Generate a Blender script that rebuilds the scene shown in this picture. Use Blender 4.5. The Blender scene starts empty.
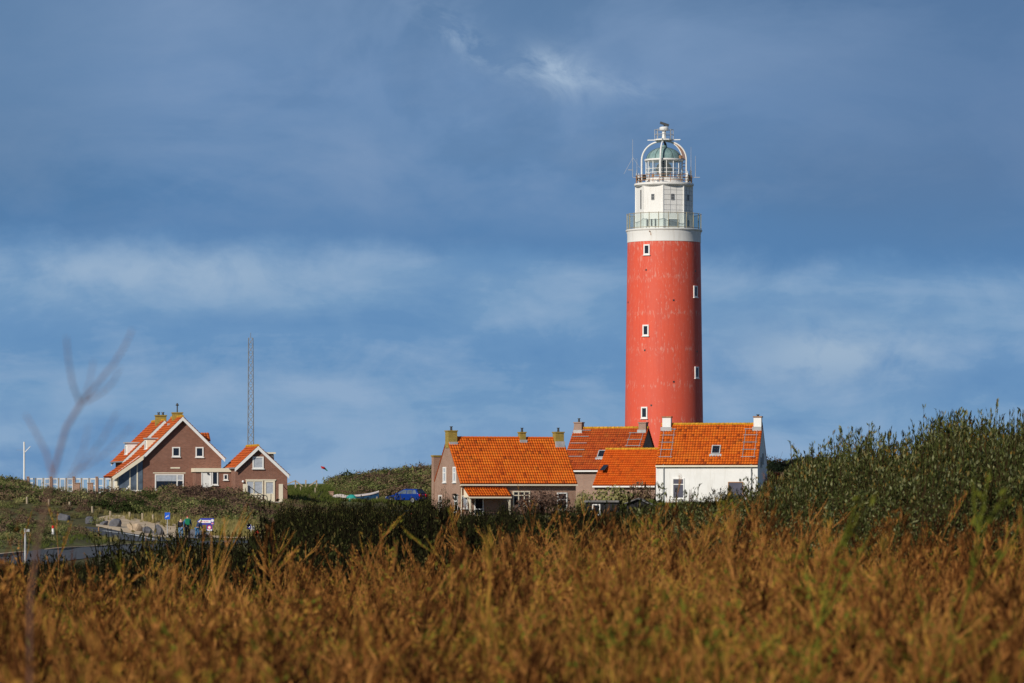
import bpy, math, random
import numpy as np
from math import sin, cos, pi, radians as R
from mathutils import Vector

random.seed(7)
rng = np.random.default_rng(11)
scene = bpy.context.scene
COL = scene.collection

# ------------------------------------------------------------------ camera, sky, sun, exposure
F = 4000.0                      # focal length in pixels (1024 wide)
HOR = 495.0                     # pixel row of the horizon
def at(px, Y, z=0.0):
    return Vector(((px - 512.0) / F * Y, Y, z))
def zz(y, Y):
    return (HOR - y) / F * Y

cam_d = bpy.data.cameras.new('camera')
cam = bpy.data.objects.new('camera', cam_d); COL.objects.link(cam)
cam_d.sensor_width = 36.0
cam_d.lens = F / 1024 * 36.0
cam_d.shift_y = (HOR - 341.5) / 1024
cam.location = (0, 0, 0); cam.rotation_euler = (pi / 2, 0, 0)
cam_d.clip_start = 0.5; cam_d.clip_end = 20000
cam_d.dof.use_dof = True
cam_d.dof.focus_distance = 395
cam_d.dof.aperture_fstop = 8.4
scene.camera = cam

SUN_AZ, SUN_EL = R(37), R(30)   # degrees left of straight behind the camera, height
to_sun = Vector((-sin(SUN_AZ) * cos(SUN_EL), -cos(SUN_AZ) * cos(SUN_EL), sin(SUN_EL)))
sd = bpy.data.lights.new('sun', 'SUN'); sd.energy = 4.0; sd.angle = R(0.5); sd.color = (1.0, 0.93, 0.82)
so = bpy.data.objects.new('sun', sd); COL.objects.link(so)
so.rotation_euler = to_sun.to_track_quat('Z', 'Y').to_euler()

scene.view_settings.view_transform = 'Standard'
scene.view_settings.look = 'None'
scene.view_settings.exposure = 0.0
scene.view_settings.gamma = 1.0
scene.view_settings.use_curve_mapping = False
scene.render.film_transparent = False
scene.cycles.use_denoising = True
scene.cycles.max_bounces = 6
scene.cycles.transparent_max_bounces = 12
scene.cycles.diffuse_bounces = 3

def lin(c):
    return tuple((x / 255 / 12.92) if x / 255 <= 0.04045 else ((x / 255 + 0.055) / 1.055) ** 2.4 for x in c)

class NT:
    """small helper to chain shader nodes"""
    def __init__(self, tree):
        self.t = tree; self.n = tree.nodes; self.l = tree.links
        self.n.clear()
    def new(self, typ, **kw):
        nd = self.n.new(typ)
        for k, v in kw.items(): setattr(nd, k, v)
        return nd
    def put(self, sock, val):
        if isinstance(val, bpy.types.NodeSocket): self.l.new(val, sock)
        elif val is not None: sock.default_value = val
    def math(self, op, a, b=None, c=None, clamp=False):
        nd = self.new('ShaderNodeMath', operation=op, use_clamp=clamp)
        self.put(nd.inputs[0], a); self.put(nd.inputs[1], b)
        if c is not None: self.put(nd.inputs[2], c)
        return nd.outputs[0]
    def xyz(self, x, y, z):
        nd = self.new('ShaderNodeCombineXYZ')
        self.put(nd.inputs[0], x); self.put(nd.inputs[1], y); self.put(nd.inputs[2], z)
        return nd.outputs[0]
    def sep(self, v):
        nd = self.new('ShaderNodeSeparateXYZ'); self.put(nd.inputs[0], v)
        return nd.outputs
    def noise(self, vec, scale, detail=3.0, rough=0.55, dist=0.0):
        nd = self.new('ShaderNodeTexNoise')
        self.put(nd.inputs['Vector'], vec); nd.inputs['Scale'].default_value = scale
        nd.inputs['Detail'].default_value = detail; nd.inputs['Roughness'].default_value = rough
        nd.inputs['Distortion'].default_value = dist
        return nd.outputs['Fac']
    def ramp(self, fac, stops, interp='LINEAR'):
        nd = self.new('ShaderNodeValToRGB'); cr = nd.color_ramp; cr.interpolation = interp
        while len(cr.elements) < len(stops): cr.elements.new(0.5)
        for e, (p, c) in zip(cr.elements, stops):
            e.position = p; e.color = (*c, 1) if len(c) == 3 else c
        self.put(nd.inputs[0], fac)
        return nd.outputs[0]
    def maprange(self, v, a, b, c=0.0, d=1.0, smooth=False):
        nd = self.new('ShaderNodeMapRange'); nd.clamp = True
        if smooth: nd.interpolation_type = 'SMOOTHSTEP'
        self.put(nd.inputs[0], v)
        for i, x in enumerate((a, b, c, d)): nd.inputs[1 + i].default_value = x
        return nd.outputs[0]
    def mix(self, fac, a, b, blend='MIX'):
        nd = self.new('ShaderNodeMix', data_type='RGBA', blend_type=blend)
        self.put(nd.inputs[0], fac)
        self.put(nd.inputs[6], (*a, 1) if isinstance(a, tuple) and len(a) == 3 else a)
        self.put(nd.inputs[7], (*b, 1) if isinstance(b, tuple) and len(b) == 3 else b)
        return nd.outputs[2]

def make_world():
    w = bpy.data.worlds.new('World'); scene.world = w; w.use_nodes = True
    T = NT(w.node_tree)
    STR = 0.1
    sky = T.new('ShaderNodeTexSky', sky_type='NISHITA')
    sky.sun_disc = False; sky.sun_elevation = SUN_EL; sky.sun_rotation = pi + SUN_AZ
    d = T.new('ShaderNodeTexCoord').outputs['Generated']
    x, y, z = T.sep(d)
    U = T.math('MULTIPLY', T.math('ARCTAN2', x, y), 4.0)
    V = T.math('MULTIPLY', T.math('ARCSINE', z), 4.0)
    def sc_(v, k): return T.math('MULTIPLY', v, k)
    def blob(u0, v0, su, sv, tilt=0.0):
        du = T.math('SUBTRACT', U, u0)
        a = T.math('DIVIDE', du, su); b = T.math('DIVIDE', T.math('SUBTRACT', T.math('SUBTRACT', V, v0), sc_(du, tilt)), sv)
        r2 = T.math('ADD', T.math('MULTIPLY', a, a), T.math('MULTIPLY', b, b))
        return T.math('EXPONENT', sc_(r2, -1.0))
    # the top of the low bank drifts up and down, with small billows on it
    drift = T.noise(T.xyz(U, 0.0, 3.7), 2.6, 2.0, 0.5)
    billow = T.noise(T.xyz(U, sc_(V, 1.3), 4.9), 9.0, 6.0, 0.6, 0.2)
    Vt = T.math('ADD', V, sc_(U, 0.03))
    Vb = T.math('ADD', Vt, sc_(T.math('SUBTRACT', drift, 0.5), 0.03))
    Vb = T.math('ADD', Vb, sc_(T.math('SUBTRACT', billow, 0.5), 0.06))
    k = 0.8
    deck = [(0.0, (100, 145, 192)), (0.20, (84, 132, 184)), (0.235, (76, 124, 177)), (0.29, (79, 124, 175)), (0.34, (95, 132, 178)),
            (0.41, (102, 136, 181)), (0.50, (90, 123, 165)), (0.8, (110, 140, 180))]
    colr = T.ramp(T.math('DIVIDE', Vt, k), [(p / k, lin(c)) for p, c in deck])
    # soft folds in the upper deck, darker to the far right and far left
    up = T.maprange(V, 0.22, 0.33, 0, 1, True)
    soft = T.noise(T.xyz(U, sc_(V, 1.7), 6.1), 3.4, 6.0, 0.55, 0.4)
    soft2 = T.noise(T.xyz(T.math('ADD', U, sc_(V, -0.6)), sc_(V, 2.0), 2.9), 8.0, 6.0, 0.6, 0.3)
    colr = T.mix(T.math('MULTIPLY', up, T.maprange(soft, 0.46, 0.68, 0, 0.75)), colr, lin((122, 150, 190)))
    colr = T.mix(T.math('MULTIPLY', up, T.maprange(soft, 0.5, 0.3, 0, 0.6)), colr, lin((78, 115, 160)))
    colr = T.mix(T.math('MULTIPLY', up, T.maprange(soft2, 0.48, 0.7, 0, 0.3)), colr, lin((124, 150, 188)))
    colr = T.mix(T.math('MULTIPLY', up, T.maprange(U, 0.05, 0.5, 0, 0.6, True)), colr, lin((76, 110, 156)))
    colr = T.mix(T.math('MULTIPLY', up, T.maprange(U, -0.3, -0.52, 0, 0.5, True)), colr, lin((72, 112, 156)))
    # lower bank: layered strata, broken into lumps
    bank = T.maprange(Vb, 0.26, 0.215, 0, 1, True)
    base = T.ramp(T.math('DIVIDE', Vt, 0.3), [(p / 0.3, lin(c)) for p, c in [(0.0, (138, 169, 204)), (0.05, (128, 163, 202)), (0.09, (112, 153, 196)), (0.125, (98, 143, 191)),
                 (0.155, (100, 144, 192)), (0.185, (112, 152, 195)), (0.215, (112, 151, 194)), (0.245, (104, 146, 192))]])
    colr = T.mix(bank, colr, base)
    st1 = T.noise(T.xyz(sc_(U, 1.0), sc_(V, 4.0), 1.3), 3.8, 7.0, 0.58, 0.3)
    lump = T.noise(T.xyz(U, sc_(V, 1.5), 7.7), 9.5, 7.0, 0.6, 0.35)
    both = T.math('ADD', sc_(st1, 0.57), sc_(lump, 0.43))
    colr = T.mix(T.math('MULTIPLY', bank, T.maprange(both, 0.48, 0.64, 0, 0.72)), colr, lin((146, 173, 207)))
    colr = T.mix(T.math('MULTIPLY', bank, T.maprange(both, 0.5, 0.36, 0, 0.75)), colr, lin((86, 134, 186)))
    # brighter heads: left part of the bank and the heap right of the tower
    hd = T.noise(T.xyz(U, sc_(V, 1.25), 8.8), 13.0, 7.0, 0.58, 0.4)
    b2 = T.math('MULTIPLY', T.math('MULTIPLY', blob(-0.34, 0.222, 0.17, 0.032), bank), T.maprange(hd, 0.34, 0.58, 0.05, 0.95))
    colr = T.mix(b2, colr, lin((150, 176, 207)))
    b1 = T.math('MULTIPLY', blob(0.325, 0.142, 0.10, 0.036), T.maprange(hd, 0.36, 0.6, 0.1, 0.9))
    colr = T.mix(b1, colr, lin((156, 180, 208)))
    # the small torn wisp high up
    fine = T.noise(T.xyz(T.math('ADD', U, sc_(V, 0.5)), sc_(V, 1.3), 2.2), 21.0, 8.0, 0.62, 0.5)
    w1 = T.math('MULTIPLY', blob(0.048, 0.421, 0.042, 0.021, -0.22), T.maprange(fine, 0.34, 0.58, 0.1, 0.95))
    w2 = T.math('MULTIPLY', blob(-0.045, 0.452, 0.045, 0.017, -0.65), T.maprange(fine, 0.42, 0.66, 0.0, 0.7))
    w3 = T.math('MULTIPLY', blob(0.125, 0.405, 0.03, 0.012, -0.1), T.maprange(fine, 0.4, 0.66, 0.0, 0.5))
    for w_ in (w1, w2, w3): colr = T.mix(w_, colr, lin((160, 182, 210)))
    colr = T.mix(1.0, colr, (1.0, 1.0, 0.97), 'MULTIPLY')
    # scale to the strength of the background, blend with the clear sky high above
    sc = T.new('ShaderNodeVectorMath', operation='SCALE'); T.put(sc.inputs[0], colr); sc.inputs['Scale'].default_value = 1.0 / STR
    hi = T.maprange(z, 0.2, 0.6, 0.04, 0.3)
    over = T.new('ShaderNodeVectorMath', operation='SCALE'); T.put(over.inputs[0], sc.outputs[0]); T.put(over.inputs['Scale'], T.maprange(z, 0.14, 0.45, 1.0, 0.5, True))
    fin = T.mix(hi, over.outputs[0], sky.outputs[0])
    bg = T.new('ShaderNodeBackground'); T.put(bg.inputs[0], fin); bg.inputs[1].default_value = STR
    out = T.new('ShaderNodeOutputWorld'); T.l.new(bg.outputs[0], out.inputs[0])
make_world()

# ------------------------------------------------------------------ materials
def newmat(name):
    m = bpy.data.materials.new(name); m.use_nodes = True
    return m, NT(m.node_tree)
def finish(T, col, rough=0.7, metal=0.0, spec=0.3, bump=None, bstr=0.3, bdist=0.02):
    p = T.new('ShaderNodeBsdfPrincipled')
    T.put(p.inputs['Base Color'], (*col, 1) if isinstance(col, tuple) else col)
    T.put(p.inputs['Roughness'], rough); p.inputs['Metallic'].default_value = metal
    p.inputs['Specular IOR Level'].default_value = spec
    if bump is not None:
        b = T.new('ShaderNodeBump'); T.put(b.inputs['Height'], bump)
        b.inputs['Strength'].default_value = bstr; b.inputs['Distance'].default_value = bdist
        T.l.new(b.outputs[0], p.inputs['Normal'])
    o = T.new('ShaderNodeOutputMaterial'); T.l.new(p.outputs[0], o.inputs[0])
    return p
def plain(name, col, rough=0.6, metal=0.0, spec=0.3, var=0.12, scale=1.5):
    m, T = newmat(name)
    oc = T.new('ShaderNodeTexCoord').outputs['Object']
    n = T.noise(oc, scale, 4.0, 0.6)
    c = T.mix(T.maprange(n, 0.3, 0.7), tuple(x * (1 - var) for x in col), tuple(min(1, x * (1 + var)) for x in col))
    finish(T, c, rough, metal, spec)
    return m
def brick(name, c1, c2, mortar):
    m, T = newmat(name)
    oc = T.new('ShaderNodeTexCoord').outputs['Object']
    x, y, z = T.sep(oc)
    b = T.new('ShaderNodeTexBrick')
    T.put(b.inputs['Vector'], T.xyz(T.math('ADD', x, y), z, 0.0))
    b.inputs['Color1'].default_value = (*c1, 1); b.inputs['Color2'].default_value = (*c2, 1); b.inputs['Mortar'].default_value = (*mortar, 1)
    b.inputs['Scale'].default_value = 1.0; b.inputs['Mortar Size'].default_value = 0.014
    b.inputs['Brick Width'].default_value = 0.30; b.inputs['Row Height'].default_value = 0.10
    n = T.noise(oc, 0.9, 5.0, 0.6); n2 = T.noise(oc, 6.0, 3.0, 0.6)
    c = T.mix(T.maprange(n, 0.35, 0.7, 0, 0.35), b.outputs[0], tuple(v * 0.62 for v in c1))
    c = T.mix(T.maprange(n2, 0.5, 0.75, 0, 0.3), c, tuple(min(1, v * 1.45) for v in c2))
    finish(T, c, 0.85, 0, 0.2, b.outputs['Fac'], 0.4, 0.01)
    return m
def tiles(name, lo, mid, hi, lichen, lam):
    m, T = newmat(name)
    t = T.new('ShaderNodeAttribute', attribute_name='tint').outputs['Fac']
    oc = T.new('ShaderNodeTexCoord').outputs['Object']
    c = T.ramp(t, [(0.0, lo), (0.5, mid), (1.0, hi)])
    n = T.noise(oc, 1.1, 6.0, 0.62); n2 = T.noise(oc, 7.0, 4.0, 0.65)
    c = T.mix(T.math('MULTIPLY', T.maprange(n, 0.45, 0.75), T.maprange(n2, 0.45, 0.6, 0, lam)), c, lichen)
    c = T.mix(T.maprange(n2, 0.58, 0.75, 0, 0.35), c, tuple(v * 0.35 for v in mid))
    finish(T, c, 0.75, 0, 0.2)
    return m
def leafmat(name, stops, trans=0.25):
    m, T = newmat(name)
    t = T.new('ShaderNodeAttribute', attribute_name='tint').outputs['Fac']
    c = T.ramp(t, stops)
    d = T.new('ShaderNodeBsdfDiffuse'); T.put(d.inputs[0], c)
    tr = T.new('ShaderNodeBsdfTranslucent'); T.put(tr.inputs[0], c)
    mx = T.new('ShaderNodeMixShader'); mx.inputs[0].default_value = trans
    T.l.new(d.outputs[0], mx.inputs[1]); T.l.new(tr.outputs[0], mx.inputs[2])
    o = T.new('ShaderNodeOutputMaterial'); T.l.new(mx.outputs[0], o.inputs[0])
    return m
def glassy(name, tint, fac, body=None):
    m, T = newmat(name)
    tr = T.new('ShaderNodeBsdfTransparent'); tr.inputs[0].default_value = (*tint, 1)
    gl = T.new('ShaderNodeBsdfPrincipled'); gl.inputs['Base Color'].default_value = (*(body or (0.5, 0.6, 0.62)), 1)
    gl.inputs['Roughness'].default_value = 0.08
    mx = T.new('ShaderNodeMixShader'); mx.inputs[0].default_value = fac
    T.l.new(tr.outputs[0], mx.inputs[1]); T.l.new(gl.outputs[0], mx.inputs[2])
    o = T.new('ShaderNodeOutputMaterial'); T.l.new(mx.outputs[0], o.inputs[0])
    return m

M = {}
M['white'] = plain('white_paint', (0.80, 0.79, 0.76), 0.5, 0, 0.3, 0.04)
M['cream'] = plain('cream_paint', (0.78, 0.70, 0.54), 0.5, 0, 0.3, 0.06)
M['grey'] = plain('grey_metal', (0.32, 0.33, 0.34), 0.5, 0.2, 0.4)
M['darkgrey'] = plain('dark_metal', (0.05, 0.052, 0.055), 0.5, 0.2, 0.4)
M['railing'] = plain('weathered_rail', (0.34, 0.31, 0.22), 0.6, 0.1, 0.3, 0.25, 0.6)
M['lead'] = plain('lead_flashing', (0.42, 0.42, 0.42), 0.6, 0.0, 0.3, 0.2)
M['galv'] = plain('galvanised_steel', (0.24, 0.24, 0.24), 0.5, 0.3, 0.4)
M['wood'] = plain('weathered_wood', (0.36, 0.29, 0.20), 0.8, 0, 0.2, 0.2, 4)
M['darkwood'] = plain('dark_wood', (0.02, 0.02, 0.022), 0.8, 0, 0.2, 0.2, 4)
M['felt'] = plain('roof_felt', (0.16, 0.155, 0.15), 0.9, 0, 0.1, 0.3, 2)
M['blackglass'] = plain('window_glass', (0.012, 0.016, 0.024), 0.06, 0, 0.6, 0.3)
M['greyglass'] = plain('grey_shutter', (0.085, 0.085, 0.115), 0.35, 0, 0.4, 0.2)
M['curtain'] = plain('curtained_glass', (0.42, 0.45, 0.50), 0.2, 0, 0.5, 0.18, 3)
M['blueglass'] = plain('conservatory_glass', (0.10, 0.13, 0.17), 0.06, 0, 0.6, 0.5, 1.2)
M['lichenbrick'] = brick('lichen_brick', (0.30, 0.20, 0.035), (0.42, 0.30, 0.05), (0.25, 0.2, 0.1))
M['brickA'] = brick('pale_brown_brick', (0.31, 0.158, 0.10), (0.37, 0.20, 0.13), (0.42, 0.37, 0.32))
M['brickB'] = brick('pink_brown_brick', (0.30, 0.17, 0.125), (0.36, 0.21, 0.15), (0.38, 0.33, 0.28))
M['brickL'] = brick('red_brown_brick', (0.21, 0.088, 0.057), (0.29, 0.130, 0.085), (0.27, 0.19, 0.155))
M['tileA'] = tiles('orange_pantile', (0.14, 0.022, 0.006), (0.62, 0.108, 0.008), (0.74, 0.19, 0.014), (0.42, 0.24, 0.03), 0.5)
M['tileB'] = tiles('red_pantile', (0.16, 0.026, 0.010), (0.44, 0.070, 0.012), (0.54, 0.11, 0.02), (0.36, 0.22, 0.04), 0.45)
M['tileC'] = tiles('smooth_orange_pantile', (0.34, 0.055, 0.006), (0.62, 0.095, 0.007), (0.70, 0.14, 0.012), (0.5, 0.28, 0.03), 0.3)
M['tileL'] = tiles('vermilion_pantile', (0.20, 0.035, 0.012), (0.48, 0.085, 0.016), (0.58, 0.13, 0.022), (0.36, 0.24, 0.05), 0.45)
M['lichentile'] = plain('lichen_ridge_tile', (0.50, 0.26, 0.02), 0.8, 0, 0.2, 0.45, 3)
def lime_mat():
    m, T = newmat('limewashed_wall')
    oc = T.new('ShaderNodeTexCoord').outputs['Object']
    x, y, z = T.sep(oc)
    n = T.noise(oc, 0.7, 5, 0.6)
    c = T.mix(T.maprange(n, 0.3, 0.7), (0.84, 0.835, 0.81), (0.77, 0.76, 0.73))
    run = T.noise(T.xyz(T.math('MULTIPLY', T.math('ADD', x, y), 2.4), T.math('MULTIPLY', z, 0.25), 1.0), 1.5, 5, 0.65)
    c = T.mix(T.maprange(run, 0.52, 0.78, 0, 0.4), c, (0.52, 0.49, 0.42))
    sp = T.math('MULTIPLY', T.maprange(z, 0.9, 0.1, 0, 1), T.maprange(T.noise(oc, 2.2, 5, 0.65), 0.4, 0.65, 0, 0.5))
    c = T.mix(sp, c, (0.36, 0.36, 0.28))
    finish(T, c, 0.8, 0, 0.2, n, 0.2, 0.03)
    return m
M['limewash'] = lime_mat()
M['redpaint'] = plain('red_paint', (0.62, 0.03, 0.02), 0.5)
M['bluepaint'] = plain('blue_paint', (0.03, 0.12, 0.42), 0.45)
M['asphalt'] = plain('asphalt', (0.068, 0.073, 0.082), 0.9, 0, 0.2, 0.2, 0.6)
M['roadline'] = plain('road_paint', (0.72, 0.72, 0.70), 0.7)
M['concrete'] = plain('concrete', (0.42, 0.40, 0.36), 0.9, 0, 0.2, 0.2, 1.0)
M['rock'] = plain('grey_rock', (0.125, 0.125, 0.14), 0.9, 0, 0.2, 0.35, 2.5)
M['tanrock'] = plain('tan_rock', (0.38, 0.29, 0.20), 0.9, 0, 0.2, 0.3, 2.5)
M['skin'] = plain('skin', (0.55, 0.33, 0.24), 0.6)
M['blackcloth'] = plain('black_cloth', (0.012, 0.013, 0.02), 0.9)
M['navycloth'] = plain('navy_cloth', (0.02, 0.035, 0.10), 0.9)
M['denim'] = plain('light_denim', (0.16, 0.30, 0.50), 0.9)
M['bluecloth'] = plain('blue_cloth', (0.05, 0.15, 0.30), 0.9)
M['greencloth'] = plain('green_cloth', (0.01, 0.17, 0.08), 0.9)
M['hivis'] = plain('bright_green_cloth', (0.30, 0.80, 0.04), 0.8)
M['redcloth'] = plain('red_cloth', (0.65, 0.03, 0.03), 0.8)
M['signblue'] = plain('sign_blue', (0.02, 0.12, 0.62), 0.4)
M['navyblue'] = plain('sign_navy', (0.04, 0.05, 0.36), 0.4)
M['signwhite'] = plain('sign_white', (0.82, 0.82, 0.82), 0.4)
M['signpink'] = plain('sign_pink', (0.75, 0.30, 0.33), 0.5)
M['signred'] = plain('sign_red', (0.62, 0.05, 0.10), 0.4)
M['rubber'] = plain('rubber', (0.015, 0.015, 0.015), 0.8)
M['rim'] = plain('alloy_rim', (0.45, 0.46, 0.48), 0.35, 0.8)
M['carblue'] = plain('blue_car_paint', (0.006, 0.036, 0.24), 0.18, 0.1, 0.6, 0.03)
M['carteal'] = plain('dark_blue_car_paint', (0.03, 0.06, 0.10), 0.3, 0.1, 0.6, 0.03)
M['taillight'] = plain('tail_lamp_red', (0.62, 0.012, 0.012), 0.2)
M['tarp'] = plain('pale_tarpaulin', (0.62, 0.55, 0.52), 0.7)
M['tealcloth'] = plain('teal_tarpaulin', (0.02, 0.30, 0.26), 0.7)
M['hull'] = plain('blue_hull_paint', (0.05, 0.16, 0.34), 0.4)
M['lens'] = plain('lens_housing', (0.05, 0.055, 0.06), 0.2, 0.3, 0.6)
M['rust'] = plain('rusty_brown', (0.35, 0.19, 0.10), 0.8, 0, 0.2, 0.4, 3)
M['clear'] = glassy('clear_glass', (0.92, 0.96, 0.97), 0.10)
M['panel'] = glassy('balcony_glass', (0.86, 0.93, 0.92), 0.22, (0.55, 0.62, 0.58))
M['lantern'] = glassy('lantern_glass', (0.90, 0.95, 0.97), 0.16)
M['twig'] = leafmat('bare_twig', [(0, (0.06, 0.035, 0.03)), (1, (0.30, 0.165, 0.12))], 0.0)

def copper_mat():
    m, T = newmat('green_copper')
    oc = T.new('ShaderNodeTexCoord').outputs['Object']
    n = T.noise(oc, 1.6, 5, 0.6)
    x, y, z = T.sep(oc)
    n2 = T.noise(T.xyz(T.math('MULTIPLY', x, 3), T.math('MULTIPLY', y, 3), T.math('MULTIPLY', z, 0.5)), 1.5, 4, 0.6)
    c = T.mix(T.maprange(n, 0.35, 0.65), (0.12, 0.235, 0.235), (0.26, 0.37, 0.355))
    c = T.mix(T.maprange(n2, 0.5, 0.72, 0, 0.6), c, (0.07, 0.13, 0.12))
    finish(T, c, 0.6, 0.1, 0.4)
    return m
M['copper'] = copper_mat()

def tower_mat():
    """weathered red paint on iron: pale flaked patches in vertical runs and along the plate seams"""
    m, T = newmat('weathered_red_paint')
    oc = T.new('ShaderNodeTexCoord').outputs['Object']
    x, y, z = T.sep(oc)
    ang = T.math('MULTIPLY', T.math('ARCTAN2', x, T.math('MULTIPLY', y, -1.0)), 4.0)
    big = T.noise(T.xyz(ang, T.math('MULTIPLY', z, 0.45), 0.0), 0.5, 4, 0.6)
    c = T.mix(T.maprange(big, 0.3, 0.7), (0.74, 0.104, 0.052), (0.66, 0.108, 0.066))
    fl = T.noise(T.xyz(T.math('MULTIPLY', ang, 2.6), T.math('MULTIPLY', z, 0.75), 4.0), 2.3, 8, 0.7)
    runs = T.noise(T.xyz(T.math('MULTIPLY', ang, 3.2), T.math('MULTIPLY', z, 0.16), 2.0), 1.2, 5, 0.6)
    # seam rings where flakes gather
    ph = T.math('FRACT', T.math('DIVIDE', T.math('ADD', z, T.math('MULTIPLY', big, 0.8)), 3.9))
    seam = T.maprange(T.math('ABSOLUTE', T.math('SUBTRACT', ph, 0.5)), 0.0, 0.16, 1, 0)
    amt = T.math('ADD', T.math('MULTIPLY', seam, 0.075), T.math('MULTIPLY', T.maprange(runs, 0.45, 0.75), 0.10))
    up = T.maprange(z, 6, 28, 0.0, 0.05)
    amt = T.math('ADD', amt, up)
    f = T.maprange(T.math('ADD', fl, amt), 0.615, 0.73, 0, 0.65)
    c = T.mix(f, c, (0.70, 0.33, 0.26))
    st = T.maprange(T.noise(T.xyz(T.math('MULTIPLY', ang, 3.0), T.math('MULTIPLY', z, 0.08), 7.0), 1.6, 4, 0.6), 0.5, 0.75, 0, 0.35)
    c = T.mix(st, c, (0.46, 0.045, 0.035))
    finish(T, c, 0.55, 0, 0.3, fl, 0.15, 0.02)
    return m
M['towerred'] = tower_mat()
def chalk_mat():
    m, T = newmat('weathered_white_paint')
    oc = T.new('ShaderNodeTexCoord').outputs['Object']
    x, y, z = T.sep(oc)
    n = T.noise(T.xyz(T.math('MULTIPLY', x, 3), T.math('MULTIPLY', y, 3), T.math('MULTIPLY', z, 0.4)), 1.2, 5, 0.65)
    c = T.mix(T.maprange(n, 0.5, 0.78, 0, 0.45), (0.80, 0.79, 0.76), (0.50, 0.43, 0.33))
    finish(T, c, 0.6)
    return m
M['chalk'] = chalk_mat()

def ground_mat():
    m, T = newmat('dune_ground')
    oc = T.new('ShaderNodeTexCoord').outputs['Object']
    n = T.noise(oc, 0.12, 6, 0.6); n2 = T.noise(oc, 1.3, 6, 0.65)
    c = T.ramp(n, [(0.3, (0.06, 0.055, 0.024)), (0.5, (0.10, 0.09, 0.038)), (0.7, (0.12, 0.13, 0.045))])
    c = T.mix(T.maprange(n2, 0.45, 0.7, 0, 0.6), c, (0.035, 0.028, 0.016))
    c = T.mix(T.maprange(T.sep(oc)[1], 230, 150, 0, 0.8), c, (0.03, 0.02, 0.012))  # nearer ground coloured darker, for deep shade in the scrub gaps
    finish(T, c, 0.95, 0, 0.1, n2, 0.6, 0.1)
    return m
M['ground'] = ground_mat()
def sand_mat():
    m, T = newmat('pale_sand')
    oc = T.new('ShaderNodeTexCoord').outputs['Object']
    n = T.noise(oc, 0.5, 5, 0.6); n2 = T.noise(oc, 5, 5, 0.65)
    c = T.mix(T.maprange(n, 0.35, 0.65), (0.44, 0.33, 0.22), (0.56, 0.45, 0.32))
    c = T.mix(T.maprange(n2, 0.55, 0.75, 0, 0.5), c, (0.24, 0.18, 0.11))
    finish(T, c, 0.95, 0, 0.1, n2, 0.6, 0.05)
    return m
M['sand'] = sand_mat()

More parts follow.
